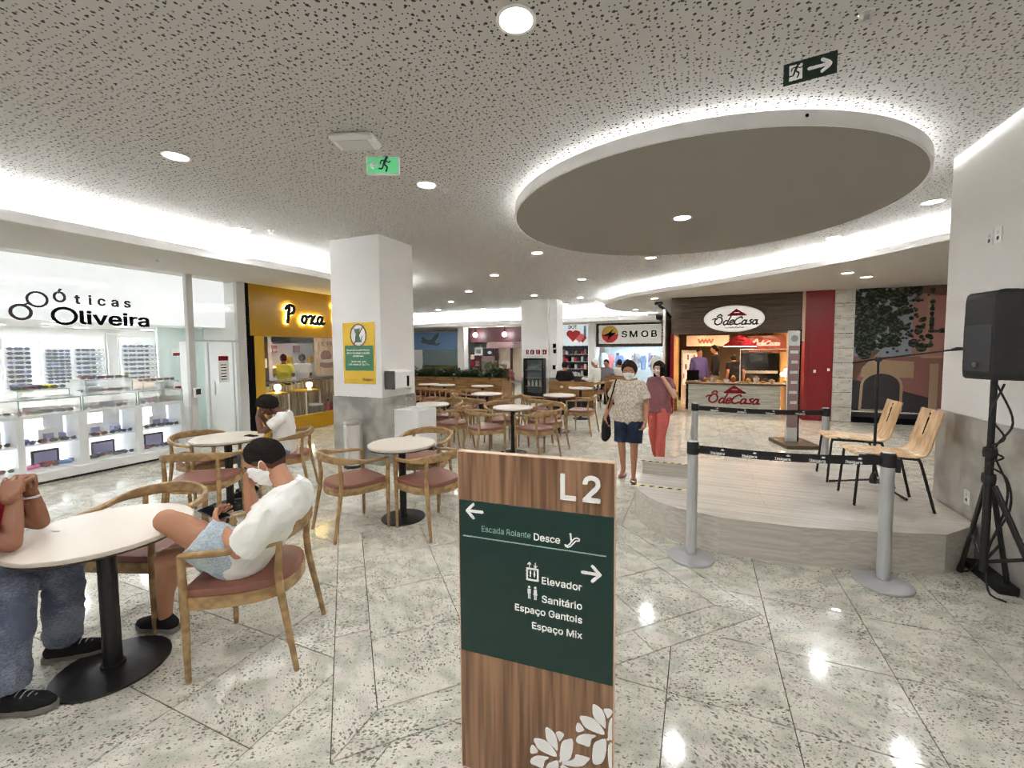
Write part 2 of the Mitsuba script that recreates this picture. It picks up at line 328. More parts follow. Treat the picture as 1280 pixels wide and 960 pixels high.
cloth('white_tee', s2l(226, 226, 220), 0); den('jeans', s2l(92, 100, 120), s2l(146, 154, 168)); den('light_denim', s2l(150, 168, 182), s2l(208, 218, 222)); den('navy_denim', s2l(34, 42, 62), s2l(58, 68, 92))
cloth('mask_white', s2l(240, 240, 238), 0); cloth('shoe_black', s2l(30, 29, 30), 0); cloth('sole_grey', s2l(120, 116, 110), 0)
class Figure:
    """skeleton with radii; s is height / 1.7 m."""
    def __init__(self, j, s=1.0, edge=.02, girth=1.0):
        self.j = {k: np.asarray(v, float) for k, v in j.items()}; self.s = s; self.e = edge; self.g = girth
    def torso(self, add=0.0):
        j, s, g = self.j, self.s, self.g; a = lambda r: r*s*g+add
        ch = (j['SL']+j['SR'])/2*.62+(j['HL']+j['HR'])/2*.38; wd = unit(j['SL']-j['SR']); hp = (j['HL']+j['HR'])/2; wa = ch*.45+hp*.55
        fw = self.fw
        M = [hullS((j['SL']-wd*.03*s, a(.055)), (j['SR']+wd*.03*s, a(.055)), (ch+wd*.075*s, a(.092)), (ch-wd*.075*s, a(.092)), (j['N'], a(.05))),
             hullS((ch+wd*.075*s, a(.092)), (ch-wd*.075*s, a(.092)), (wa+wd*.06*s+fw*.01*s, a(.088)), (wa-wd*.06*s+fw*.01*s, a(.088))),
             hullS((wa+wd*.06*s, a(.088)), (wa-wd*.06*s, a(.088)), (j['HL']+wd*.0*s, a(.092)), (j['HR'], a(.092)))]
        return M
    @property
    def fw(self):
        j = self.j; up = unit(j['N']-(j['HL']+j['HR'])/2); return unit(np.cross(up, j['SR']-j['SL']))
    def arm(self, q, add=0.0):
        j, s, g = self.j, self.s, self.g**.6; return chain((j['S'+q], .050*s*g+add), (j['S'+q]*.5+j['E'+q]*.5, .043*s*g+add), (j['E'+q], .036*s*g+add)), chain((j['E'+q], .036*s*g+add), (j['E'+q]*.65+j['W'+q]*.35, .036*s*g+add), (j['W'+q], .0255*s+add))
    def leg(self, q, add=0.0):
        j, s, g = self.j, self.s, self.g**.8; k, a = j['K'+q], j['A'+q]
        bk = -self.fw
        return chain((j['H'+q], .086*s*g+add), (j['H'+q]*.5+k*.5, .072*s*g+add), (k, .054*s+add)), chain((k, .052*s+add), (k*.7+a*.3+bk*.012*s, .053*s+add), (k*.4+a*.6, .041*s+add), (a, .033*s+add))
    def skin(self, head=None, hands=(), feet=True):
        j, s = self.j, self.s; ms = self.torso()
        for q in 'LR':
            u, l = self.arm(q); ms += u+l; u, l = self.leg(q); ms += u+l
            if feet and 'T'+q in j: ms += chain((j['A'+q], .034*s), (j['A'+q]+unit(j['T'+q])*.07*s-V(0, 0, .04)*s, .028*s), (j['A'+q]+unit(j['T'+q])*.15*s-V(0, 0, .058)*s, .018*s))
        if head is not None: ms += chain((j['N'], .052*s), (j['N']*.4+head.w([0, -.025, -.06])*.6, .049*s), (head.w([0, -.02, -.04]), .052*s))
        b = blend(ms, self.e); ts = [b]
        if head is not None: ts.append(head.skin())
        ts += [blend(h, .0034 if self.e < .016 else .006, 3) for h in hands]
        return join(*ts)
    def shirt(self, sleeve=.75, hem=.0, add=.014, neck=.0, long=False, seedamp=(.006, 14), collar=None):
        j, s = self.j, self.s; ms = self.torso(add*1.15)
        wd = unit(j['SL']-j['SR'])
        for q, sg in (('L', 1), ('R', -1)):
            u, l = self.arm(q, add*1.25); 
            if long: ms += u+l
            else:
                ax = unit(j['E'+q]-j['S'+q]); L = np.linalg.norm(j['E'+q]-j['S'+q]); m = m3.Manifold.batch_boolean(chain((j['S'+q], .052*s+add), (j['E'+q], .050*s+add*1.5)), m3.OpType.Add)
                ms.append(cut(m, (j['S'+q]+ax*L*sleeve), -ax))
        m = m3.Manifold.batch_boolean(ms, m3.OpType.Add)
        hp = (j['HL']+j['HR'])/2; up = unit(j['N']-hp); m = cut(m, hp+up*hem*s, up); m = cut(m, j['N']+up*(.028+neck)*s, -up) if collar is None else cut(m, *collar)
        t = to_t(m.refine_to_length(self.e)); relax(t, 6, self.e)
        return fold(t, seedamp[0], seedamp[1], 2)
    def trousers(self, frac=1.0, add=.014, belt=.10, amp=(.006, 12)):
        """frac: 1 = to the ankle, .5 = to the knee, less = shorts."""
        j, s = self.j, self.s; hp = (j['HL']+j['HR'])/2; up = unit(j['N']-hp); wd = unit(j['SL']-j['SR'])
        ms = [hullS((j['HL'], .094*s*self.g+add), (j['HR'], .094*s*self.g+add), (hp+up*belt*s+wd*.06*s, .088*s*self.g+add), (hp+up*belt*s-wd*.06*s, .088*s*self.g+add))]
        ms = [cut(ms[0], hp+up*(belt+.02)*s, -up)]
        for q in 'LR':
            h, k, a = j['H'+q], j['K'+q], j['A'+q]
            if frac <= .5:
                f = frac/.5; e = h+(k-h)*min(f+.2, 1.05); m = m3.Manifold.batch_boolean(chain((h, .09*s*self.g**.8+add), (e, (.088-.018*f)*s+add*1.4)), m3.OpType.Add); ms.append(cut(m, h+(k-h)*f, h-k))
            else:
                u, l = self.leg(q, add); fl = chain((k, .056*s+add), (a+(k-a)*.02, .046*s+add*1.2)); ms += u; m = m3.Manifold.batch_boolean(fl, m3.OpType.Add); ms.append(cut(m, a+(k-a)*(1-(frac-.5)*2)-(a-k)*-.0, k-a))
        t = to_t(m3.Manifold.batch_boolean(ms, m3.OpType.Add).refine_to_length(self.e)); relax(t, 6, self.e)
        return fold(t, amp[0], amp[1], 4)
def pose(x, y, rz, kind='stand', s=1.0, z=0.0, **ov):
    """joints of a simple pose; facing is the local +x axis, left is +y."""
    W = .165
    if kind == 'stand':
        J = dict(HL=(0, .09, .90), HR=(0, -.09, .90), KL=(.02, .095, .49), KR=(.03, -.095, .49), AL=(-.02, .10, .085), AR=(-.02, -.10, .085), N=(-.01, 0, 1.41), C=(.03, 0, 1.565))
        J |= dict(SL=(-.01, W, 1.36), SR=(-.01, -W, 1.36), EL=(-.03, .22, 1.09), ER=(-.03, -.22, 1.09), WL=(.05, .235, .86), WR=(.05, -.235, .86))
    else:
        J = dict(HL=(0, .09, .53), HR=(0, -.09, .53), KL=(.42, .11, .53), KR=(.42, -.11, .53), AL=(.42, .11, .085), AR=(.42, -.11, .085), N=(-.03, 0, 1.03), C=(.02, 0, 1.19))
        J |= dict(SL=(-.02, W, .99), SR=(-.02, -W, .99), EL=(.06, .22, .74), ER=(.06, -.22, .74), WL=(.28, .14, .76), WR=(.28, -.14, .76))
    J |= dict(TL=(1, .12, 0), TR=(1, -.12, 0)); J |= ov
    c, n = math.cos(rz), math.sin(rz); R = np.array([[c, -n, 0], [n, c, 0], [0, 0, 1.0]])
    return {k: (R @ np.asarray(v, float)) if k[0] == 'T' else R @ (np.asarray(v, float)*s)+[x, y, z] for k, v in J.items()}, R
def crowd(name_label, J, R, skin, top, legs, hair, s=1.0, edge=.03, hairfn=None, frac=1.0, face=None, long=False, sleeve=.7, group=None, mask=False, shoes='shoe_black', girth=1.0, hands=True, long_hair=None, hem=-.05, topbelt=.10):
    """a person in the background, with the same build as those in front."""
    t = thing('person', name_label, 'person', group)
    F = Figure(J, s, edge, girth); hd = Head(J['C'], R @ V(*(face or (1, 0, 0))), (0, 0, 1), s, 4 if edge < .026 else 3)
    hs = [hand(J['W'+q], J['W'+q]-J['E'+q]+V(0, 0, -.02), R @ V(0, sg, .3), sg, s, .5) for q, sg in (('L', 1), ('R', -1))] if hands else []
    part(t, 'body', F.skin(hd, hs), skin, smooth=True)
    part(t, 'hair', hd.shell(hairfn or hair_short()), hair, smooth=True)
    if long_hair is not None: part(t, 'long_hair', fold(blend(long_hair(hd), .02, 6), .006, 30, 3, (3, 3, .6)), hair, smooth=True)
    hd.features(t, skin, mouth=not mask)
    if mask: part(t, 'mask', hd.shell(mask_fn()), 'mask_white', smooth=True, label='white face mask')
    part(t, 'shirt', F.shirt(sleeve, hem, long=long), top, smooth=True); part(t, 'trousers', F.trousers(frac, belt=topbelt), legs, smooth=True)
    for q in 'LR':
        u, so = shoe(J['A'+q], J['T'+q], s); k = part(t, 'shoe', u, shoes, smooth=True); part(k, 'sole', so, 'sole_grey')
    return t, F, hd
# ================================================================ floor of granite tiles
fl = holder('floor', 'polished speckled granite floor')
def floor_polys():
    r2 = math.sqrt(.5)
    uvw = lambda u, v: ((u-v)*r2, (u+v)*r2)
    rect = lambda u0, u1, v0, v1: Polygon([uvw(u0, v0), uvw(u1, v0), uvw(u1, v1), uvw(u0, v1)])
    U0, U1, V0, V1, B, n = -.10, 2.32, 1.77, 4.19, .19, 4
    s = (U1-U0-2*B)/n; out = []
    for i in range(n):
        for j in range(n): out.append((rect(U0+B+i*s, U0+B+(i+1)*s, V0+B+j*s, V0+B+(j+1)*s), 1))
    cut = [0, .8, 1.6, U1-U0]
    for a, b in zip(cut[:-1], cut[1:]):
        def tz(f):
            p = [f(a, 0), f(b, 0), f(b-(B if b == cut[-1] else 0), B), f(a+(B if a == 0 else 0), B)]
            return Polygon(p)
        out.append((tz(lambda t, w: uvw(U0+t, V0+w)), 0)); out.append((tz(lambda t, w: uvw(U0+t, V1-w)), 0))
        out.append((tz(lambda t, w: uvw(U0+w, V0+t)), 0)); out.append((tz(lambda t, w: uvw(U1-w, V0+t)), 0))
    D = rect(U0, U1, V0, V1)
    P = .5225
    for i in range(-22, 14):
        x0 = .41+i*P
        oy = 2.05 if x0 > -1.7 else 2.05+.095
        for j in range(-7, 34):
            y0 = oy+j*P; q = sbox(x0, y0, x0+P, y0+P).difference(D)
            for g in getattr(q, 'geoms', [q]):
                if g.area > 2e-4: out.append((g, 0))
    return out
polys = floor_polys()
CAM = np.array([0, 0, 1.63])
def seen_size(g):
    c = np.array([g.centroid.x, g.centroid.y]); d = np.hypot(*c); a = math.atan2(c[0], c[1])+.3927
    return -1 if abs(a) > 1.0 or d < .7 else g.area*1.63/d**3
order = sorted(range(len(polys)), key=lambda i: -seen_size(polys[i][0]))
def tile_mesh(g):
    m = ext(g.buffer(-.0026, join_style=2), .008); m.apply_translation([0, 0, -.008]); return m
near, far = order[:296], order[296:]
for i in near: part(fl, 'tile', tile_mesh(polys[i][0]), TILE[polys[i][1] if polys[i][1] else (i*7919 % 3 == 0)], smooth=False)
rest = [tile_mesh(polys[i][0]) for i in far if polys[i][0].centroid.y > -1.2]
part(fl, 'tile_field', cat_(rest), TILE[0], smooth=False, label='granite tiles farther off', kind='stuff')
part(fl, 'grout_bed', bx(-18, 8, -3, 26, -.08, -.004), 'grout', smooth=False)
part(fl, 'far_slab', cat_([bx(-18, 8, 19.5, 26, -.05, 0), bx(-18, -11.1, -3, 19.5, -.05, 0), bx(7.2, 8, -3, 19.5, -.05, 0)]), TILE[0], smooth=False)
# ================================================================ ceiling and soffits
struct('ceiling', bx(-18, 8, -3, 26, H_CEIL, H_CEIL+.1), 'ceiling_board', 'perforated acoustic ceiling')
def slab(poly, z0, z1):
    m = ext(poly, z1-z0); m.apply_translation([0, 0, z0]); return m
def cove(name, plan, edge, z, lip, power, label):
    """a dropped soffit with a raised rim along its open edge and a light strip lying behind the rim."""
    h = holder(name, label)
    part(h, 'panel', slab(plan, z, z+.04), 'soffit_paint', smooth=False)
    rim = LineString(edge).buffer(.025, cap_style=2, join_style=1).intersection(plan.buffer(.03))
    part(h, 'rim', slab(rim, z, z+lip), 'white_paint', smooth=False)
    inner = plan.buffer(-.30).boundary.intersection(LineString(edge).buffer(.34, cap_style=2))
    led = inner.buffer(.015, cap_style=2)
    part(h, 'light_strip', slab(led, z+.045, z+lip+.01), 'white_plastic', smooth=False, label='glowing cove light strip', emitter=emit(power, COOL_L))
    up = plan.buffer(-.33).boundary.intersection(LineString(edge).buffer(.37, cap_style=2)).buffer(.015, cap_style=2)
    part(h, 'upstand', slab(up, z+.04, H_CEIL), 'white_paint', smooth=False)
    return h
eL = [(-5.97, -3), (-5.97, 2.2), (-5.95, 3.6), (-5.85, 5.0), (-5.9, 6.4), (-6.0, 7.9), (-6.4, 8.3), (-12, 8.6)]
cove('trim_1', Polygon(eL+[(-18, 8.6), (-18, -3)]), eL, H_LEFT, .10, COVE, 'dropped ceiling strip over the left shops')
eR = [(8, 3.6), (4.2, 5.3), (2.78, 6.75), (2.35, 7.4), (1.87, 7.95), (1.1, 8.7), (.22, 9.45), (-.56, 10.0), (-1.52, 10.75), (-2.15, 11.6), (-2.5, 12.35), (-2.62, 13.2), (-2.5, 14.2), (-2.0, 15.2)]
eR = [tuple(q) for q in spline(np.array(eR), 4)]
cove('trim_2', Polygon(eR+[(-2.0, 19), (8, 19)]), eR, H_RIGHT, .09, COVE, 'curved dropped ceiling over the right shops')
eB = [(-15, 16.6), (-8.0, 15.6), (-5.6, 15.75), (-4.0, 15.6), (-2.6, 15.2), (-1.4, 15.6)]
cove('trim_3', Polygon(eB+[(-1.0, 22), (-15, 22)]), eB, H_BACK, .17, COVE*1.1, 'dropped ceiling strip over the back shops')
oc, orad = (-.11, 5.10), 1.915
ov = holder('trim_4', 'round ceiling island')
part(ov, 'panel', lathe([(0.001, H_OVAL), (orad-.02, H_OVAL), (orad, H_OVAL+.006), (orad, H_OVAL+.075), (orad-.04, H_OVAL+.075), (orad-.04, H_OVAL+.03), (.001, H_OVAL+.03)], 96, (*oc, 0)), 'oval_paint', smooth=40)
part(ov, 'rim', lathe([(orad+.001, H_OVAL+.002), (orad+.006, H_OVAL+.004), (orad+.006, H_OVAL+.098), (orad-.03, H_OVAL+.098), (orad-.03, H_OVAL+.07), (orad+.001, H_OVAL+.07)], 96, (*oc, 0)), 'white_paint', smooth=40, label='white rim')
part(ov, 'drum', lathe([(orad-.33, H_OVAL+.04), (orad-.33, H_CEIL)], 96, (*oc, 0)), 'white_paint', smooth=40)
part(ov, 'light_strip', lathe([(orad-.31, H_OVAL+.045), (orad-.29, H_OVAL+.045), (orad-.29, H_OVAL+.125), (orad-.31, H_OVAL+.125)], 96, (*oc, 0)), 'white_plastic', label='glowing cove light ring', emitter=emit(COVE*.7, COOL_L))
# ================================================================ walls and columns
struct('wall_right', bx(1.99, 2.6, -3, 4.87, 1.09, H_CEIL), 'white_paint', 'white wall behind the loudspeaker')
dado = holder('trim_5', 'grey marble wainscot')
for a, b in ((-3, -.2), (-.2, 1.6), (1.6, 3.3), (3.3, 4.885)):
    part(dado, 'panel', bx(1.97, 2.62, a+.001, b-.001, 0, 1.09), 'grey_marble', smooth=False)
struct('column', bx(-5.0, -4.1, 4.755, 5.50, .97, H_CEIL), 'white_paint', 'square white column with a poster')
d2 = holder('column_wainscot', 'grey marble foot of the column')
part(d2, 'panel', bx(-5.012, -4.088, 4.743, 5.512, 0, .97), 'grey_marble', smooth=False)
struct('column', cat_([bx(-5.30, -4.40, 12.75, 13.6, .75, H_CEIL), bx(-4.40, -4.17, 12.95, 13.6, .75, H_CEIL)]), 'white_paint', 'far square white column', smooth=False)
part(holder('column_wainscot', 'grey foot of the far column'), 'panel', cat_([bx(-5.31, -4.39, 12.74, 13.6, 0, .75), bx(-4.40, -4.16, 12.94, 13.6, 0, .75)]), 'grey_marble', smooth=False)
struct('wall_back', bx(-18, 8, 24, 24.2, 0, H_CEIL), 'white_paint'); struct('wall_front', bx(-18, 8, -3.2, -3, 0, H_CEIL), 'white_paint')
struct('wall_left', bx(-18.2, -18, -3, 26, 0, H_CEIL), 'white_paint'); struct('wall_right', bx(8, 8.2, -3, 26, 0, H_CEIL), 'white_paint')
# ================================================================ ceiling fittings
dl_ring = mikit.ply(lathe([(.115, 0), (.118, -.006), (.098, -.008), (.094, -.002), (.094, .0)], 32), 'white_plastic', smooth=40)
dl_disc = mikit.ply(lathe([(.0005, -.0035), (.094, -.0035)], 32), 'white_plastic', smooth=False)
def flipdown(d): return d
_dl = trimesh.Trimesh(lathe([(.094, -.004), (.0005, -.004)], 32).vertices[:64], lathe([(.094, -.004), (.0005, -.004)], 32).faces[:64], process=False)
def make_lens(r):
    g = np.arange(24)*2*np.pi/24; v = np.vstack([np.stack([r*np.cos(g), r*np.sin(g), g*0-.004], 1), [[0, 0, -.004]]]); k = np.arange(24)
    return trimesh.Trimesh(v, np.stack([(k+1) % 24, k, k*0+24], 1), process=False)
lens_d = mikit.ply(make_lens(.094), 'white_plastic', smooth=False)
def downlight(x, y, z, label, s=.84, power=DOWN, col=WHITE_L, group='round recessed downlights'):
    t = thing('downlight', label, 'ceiling light', group); m = TR(x, y, z, 0, s)
    k = part(t, 'trim_ring', at_(dl_ring, m)); part(t, 'lens', {**at_(lens_d, m), 'emitter': emit(power, col)}, label='glowing lens')
MAIN = [(-.85, 2.0, 'large round downlight at the top edge of the perforated ceiling'), (-4.0, 2.24, 'round downlight in the perforated ceiling before the optician'),
        (-2.47, 3.56, 'round downlight beside the green lit exit sign'), (-5.6, 3.87, 'round downlight close to the left cove, above the optician'),
        (2.36, 6.17, 'round downlight beside the white right wall'), (1.79, 7.56, 'round downlight between the round ceiling island and the curved cove'),
        (-2.5, 6.71, 'round downlight at the left rim of the round ceiling island'), (-.8, 7.87, 'small round downlight just beyond the round ceiling island')]
for x, y, l in MAIN: downlight(x, y, H_CEIL, l)
for k, (x, y) in enumerate([(-2.5, .35), (-.85, .3), (.85, .35), (-4.0, .5), (-2.5, -1.5), (-.85, -1.5), (.9, -1.5), (-4.2, -1.5)]): downlight(x, y, H_CEIL, f'{ORD[k]} of the round downlights overhead, before the nearest row in view')
for k, (x, y) in enumerate([(-4.07, 8.31), (-5.8, 10.25), (-7.55, 12.16), (-9.46, 14.29), (-2.49, 9.6), (-4.48, 11.79), (-3.4, 12.92), (-4.36, 14.6), (-7.8, 14.9)]):
    downlight(x, y, H_CEIL, ['nearest downlight of the receding row over the food court', 'second downlight of the receding row over the food court', 'third downlight of the receding row over the food court', 'farthest downlight of the receding row over the food court', 'downlight between the round island and the far column', 'downlight right above the far column', 'downlight just right of the far column', 'farther downlight right of the far column', 'far downlight left of the far column'][k], power=DOWN)
downlight(-.19, 5.07, H_OVAL, 'round downlight in the middle of the round ceiling island')
for x, y, l in [(2.34, 8.95, 'left one of the two downlights above the red shop panel'), (2.79, 9.6, 'right one of the two downlights above the stone pilaster'), (-1.05, 11.3, 'downlight under the curved soffit left of the timber fascia'), (-1.9, 14.2, 'downlight under the curved soffit above the white shop sign')]:
    downlight(x, y, H_RIGHT, l)
# ================================================================ wayfinding totem
A, B = np.array([-.83, 1.37, 1.25]), np.array([-.251, 1.408, 1.25])
TOT = on_wall(A, (.0655, -.9979)); TW = .580
def tb(m, z=.0): return xf(m, TOT @ TR(0, 0, z))
def flat(poly, d, z): return tb(ext(poly, d), z)
t = thing('wayfinding_totem', 'tall walnut directory totem with a dark green L2 panel in the foreground', 'directory sign')
part(t, 'board', tb(bx(0, TW, -1.25, -.0, -.028, 0)), 'walnut', smooth=False)
part(t, 'edge_band', tb(cat_([bx(0, TW, 0, .003, -.029, .001), bx(-.003, 0, -1.25, .003, -.029, .001), bx(TW, TW+.003, -1.25, .003, -.029, .001)])), 'edge_oak', smooth=False, label='pale edge strip')
gp = part(t, 'green_panel', tb(bx(.003, TW-.002, -.772, -.182, 0, .004, .001)), 'green_panel', smooth=False, label='dark green information panel')
for s, h, x, v, anc, bold, m, w in [('L', .086, .396, .136, 'l', True, 'sign_white', .055), ('2', .086, .474, .136, 'l', True, 'sign_white', .06)]:
    part(t, 'raised_letter', tb(xf(text(s, h, .008, bold, anc, w), TR(x, -v, 0))), m, smooth=False, label=f'raised white character {s}')
for s, h, x, v, anc, bold, m, w in [('Escada Rolante', .022, .095, .293, 'l', False, 'pale_green_ink', .192), ('Desce', .025, .298, .297, 'l', True, 'sign_white', .097),
        ('Elevador', .025, .472, .453, 'r', True, 'sign_white', .145), ('Sanitário', .025, .473, .521, 'r', True, 'sign_white', .146),
        ('Espaço Gantois', .024, .473, .570, 'r', True, 'sign_white', .248), ('Espaço Mix', .024, .473, .626, 'r', True, 'sign_white', .183)]:
    part(gp, 'lettering', tb(xf(text(s, h, .0012, bold, anc, w), TR(x, -v, .0041))), m, smooth=False, label=f'lettering {s}')
def arrow(x0, x1, v):
    d = 1 if x1 > x0 else -1; hd = .026
    return strokes([[(x0, -v), (x1, -v)], [(x1-d*hd, -v+hd), (x1, -v)], [(x1-d*hd, -v-hd), (x1, -v)]], .011)
part(gp, 'arrow', flat(arrow(.098, .036, .22), .0012, .0041), 'sign_white', smooth=False, label='white arrow to the left')
part(gp, 'arrow', flat(arrow(.474, .534, .386), .0012, .0041), 'sign_white', smooth=False, label='white arrow to the right')
part(gp, 'rule', flat(LineString([(.02, -.318), (.552, -.318)]).buffer(.0022), .0012, .0041), 'pale_green_ink', smooth=False)
esc = strokes([[(.412, -.298), (.424, -.298), (.445, -.272), (.461, -.27), (.461, -.278), (.45, -.28), (.43, -.302), (.416, -.304), (.412, -.298)]], .0045).union(strokes([[(.432, -.262), (.434, -.28)]], .006)).union(Point(.431, -.258).buffer(.004))
part(gp, 'escalator_symbol', flat(esc, .0012, .0041), 'sign_white', smooth=False)
def wc(x, v, s, skirt):
    a = Point(x, -v+.024*s).buffer(.0048*s); b = sbox(x-.006*s, -v, x+.006*s, -v+.017*s)
    c = Polygon([(x-.009*s, -v-.003*s), (x+.009*s, -v-.003*s), (x, -v+.016*s)]) if skirt else b
    return unary_union([a, b, c, sbox(x-.0045*s, -v-.02*s, x-.001*s, -v), sbox(x+.001*s, -v-.02*s, x+.0045*s, -v)])
part(gp, 'toilet_symbol', flat(wc(.280, .497, 1, False).union(wc(.303, .497, 1, True)), .0012, .0041), 'sign_white', smooth=False)
fr = sbox(.272, -.446, .313, -.404).buffer(.003).difference(sbox(.276, -.442, .309, -.408))
lift = unary_union([fr, wc(.285, .425, .5, False), wc(.300, .425, .5, True), strokes([[(.281, -.399), (.281, -.382)], [(.275, -.389), (.281, -.382), (.287, -.389)], [(.304, -.382), (.304, -.399)], [(.298, -.392), (.304, -.399), (.310, -.392)]], .0035)])
part(gp, 'lift_symbol', flat(lift, .0012, .0041), 'sign_white', smooth=False)
PETALS = [[(-51, 116), (-25, 107), (-11, 85), (-7, 41), (-25, 49), (-48, 68), (-54, 95)], [(-15, 106), (0, 114), (14, 110), (15, 101), (0, 78), (-6, 87)], [(-97, 59), (-59, 64), (-31, 50), (-10, 18), (-37, 14), (-77, 22), (-91, 38)], [(-108, 29), (-97, 30), (-82, 11), (-106, -3), (-113, 8)],
          [(-109, -24), (-83, -4), (-51, 2), (-34, 3), (-54, -12), (-63, -44), (-83, -45), (-109, -41)], [(-6, -2), (-6, -51), (-20, -91), (-51, -101), (-51, -37), (-31, -12)], [(25, 91), (47, 98), (47, 52), (33, 16), (3, 3), (1, 43), (8, 77)], [(60, 46), (106, 48), (106, 39), (79, 8), (30, -5), (5, -2), (38, 15), (55, 32)],
          [(6, -8), (30, -14), (58, -10), (74, -30), (58, -47), (25, -41)], [(3, -14), (22, -48), (25, -93), (11, -109), (1, -72)]]
def flower(cx, v):
    out = []
    for q in PETALS:
        p_ = Polygon(spline([(cx+.001*x, -v+.001*y) for x, y in q], 4, True)).buffer(0).buffer(-.003).buffer(.0025).intersection(sbox(0, -1.3, TW-.002, 0))
        out += [g for g in getattr(p_, 'geoms', [p_]) if g.area > 5e-5]
    return out
for nm, (cx, v) in zip(('left', 'right'), ((.392, 1.107), (.563, .972))):
    fk = part(t, 'flower_emblem', flat(Point(cx, -v).buffer(.004).intersection(sbox(0, -1.3, TW-.002, 0)), .0015, 0), 'sign_white', smooth=False, label='white flower emblem')
    for p_ in flower(cx, v): part(fk, 'petal', flat(p_, .003, .0), 'sign_white', smooth=False)
# ================================================================ stage
HS = .296
front = [(-.60, 5.3), (-.605, 4.75), (-.585, 4.45), (-.50, 4.10), (-.25, 3.80), (.18, 3.65), (.72, 3.67), (1.24, 3.78), (1.665, 3.905)]
plan = Polygon([*front[:2], *[tuple(q) for q in spline(front[1:6], 5)], *front[6:], (1.955, 4.20), (1.965, 5.95), (-.60, 5.45)])
notch = sbox(-.7, 4.27, -.03, 5.20)
st = thing('stage', 'low grey wood-grain stage with a rounded corner beside the white wall', 'stage')
top = plan.difference(notch)
part(st, 'platform', slab(top.buffer(-.004), .0, HS-.012), 'stage_vinyl', smooth=False)
# floor boards of the top, each a piece of its own
yb = 3.6
while yb < 6.0:
    for x0, x1 in ((-.7, .55), (.55, 2.0)):
        q = top.intersection(sbox(x0+.0008, yb+.0008, x1-.0008, yb+.1792))
        for g in getattr(q, 'geoms', [q]):
            if g.area > 1e-3: part(st, 'board', slab(g, HS-.012, HS), 'stage_vinyl', smooth=False)
    yb += .18
part(st, 'step', slab(plan.intersection(notch).buffer(-.002), 0, .15), 'stage_vinyl', smooth=False, label='lower step cut into the stage')
def tape(p0, p1, w=.035):
    p0, p1 = np.array(p0), np.array(p1); L = np.linalg.norm(p1-p0); d = (p1-p0)/L; s = np.array([-d[1], d[0]])*w/2; y, k = [], []
    n = int(L/.04)
    for i in range(n):
        a, b = p0+d*L*i/n, p0+d*L*(i+1)/n; sh = d*.02
        q = Polygon([a-s-sh, b-s-sh, b+s, a+s]); (y if i % 2 else k).append(slab(q, HS, HS+.0012))
    return cat_(y), cat_(k)
pr_('tape_yellow', s2l(222, 206, 120), .4); pr_('tape_black', s2l(44, 42, 36), .4)
for a, b in (((-.58, 4.25), (-.03, 4.25)), ((-.01, 4.27), (-.01, 5.20)), ((-.60, 5.22), (-.03, 5.22)), ((-.59, 4.40), (-.59, 4.27))):
    y, k = tape(a, b); part(part(st, 'hazard_tape', y, 'tape_yellow', smooth=False, label='yellow and black striped tape'), 'dark_stripe', k, 'tape_black', smooth=False)
# ================================================================ stanchions
pr_('belt', s2l(26, 25, 26), .6)
def stanchion(x, y, label, h=.92):
    t = thing('stanchion', label, 'barrier post', 'retractable belt barrier posts')
    part(t, 'base', lathe([(.001, 0), (.165, 0), (.17, .006), (.168, .016), (.14, .026), (.06, .036), (.045, .042), (.001, .043)], 48, (x, y, 0)), 'brushed', smooth=50)
    part(t, 'post', lathe([(.039, .04), (.039, h-.085)], 32, (x, y, 0)), 'brushed', smooth=50)
    part(t, 'collar', lathe([(.042, .04), (.044, .043), (.044, .052), (.039, .053)], 32, (x, y, 0)), 'chrome')
    part(t, 'belt_head', lathe([(.039, h-.096), (.0435, h-.095), (.0435, h-.008), (.039, h-.002), (.001, h)], 32, (x, y, 0)), 'black_plastic')
    part(t, 'cap', lathe([(.036, h), (.034, h+.003), (.001, h+.004)], 32, (x, y, 0)), 'brushed')
    return t
SP = {'a': (1.205, 3.59), 'b': (-.027, 3.50), 'c': (-.03, 6.0), 'd': (1.42, 6.05)}
SL = {'a': 'silver belt barrier post in front of the stage, nearest the loudspeaker', 'b': 'silver belt barrier post in front of the striped stage step',
      'c': 'silver belt barrier post behind the stage step', 'd': 'silver belt barrier post behind the wooden chairs'}
SK = {k: stanchion(*v, SL[k]) for k, v in SP.items()}
def belt(par, p, q, n, z=.862, w=.064):
    p, q = np.array([*p, z]), np.array([*q, z]); d = (q-p)/np.linalg.norm(q-p); p, q = p+d*.044, q-d*.044; nrm = np.array([d[1], -d[0], 0])
    if nrm[1] > 0: nrm = -nrm
    N = 12; sag = [p+(q-p)*i/N-np.array([0, 0, .018*math.sin(math.pi*i/N)]) for i in range(N+1)]
    bm = part(par, 'belt', sweep(sag, .0018, w, n=4, power=20), 'belt', smooth=False, label='black barrier belt')
    ex = np.cross([0, 0, 1.0], nrm)
    for i in range(n):
        f = (i+.6)/(n+.3); c = p+(q-p)*f-np.array([0, 0, .018*math.sin(math.pi*f)])
        if ex@(q-p) < 0: pass
        M = frame(c+nrm*.0012, ex, [0, 0, 1.0], nrm)
        part(bm, 'lettering', xf(xf(text('Itaigara', .020, .0008, True, 'c', .10), TR(0, -.024, 0)), M), 'sign_white', smooth=False)
        part(bm, 'emblem', xf(ext(unary_union([affinity.rotate(Polygon([(0, 0), (.004, .008), (0, .017), (-.004, .008)]), a_, origin=(0, 0)) for a_ in (-60, -20, 20, 60)]), .0008), M @ TR(.035, .006, 0)), 'sign_white', smooth=False)
belt(SK['b'], SP['b'], SP['a'], 5); belt(SK['c'], SP['c'], SP['d'], 4)
part(SK['a'], 'belt_clip', bx(1.235, 1.272, 3.575, 3.605, .79, .885, .004), 'black_plastic')
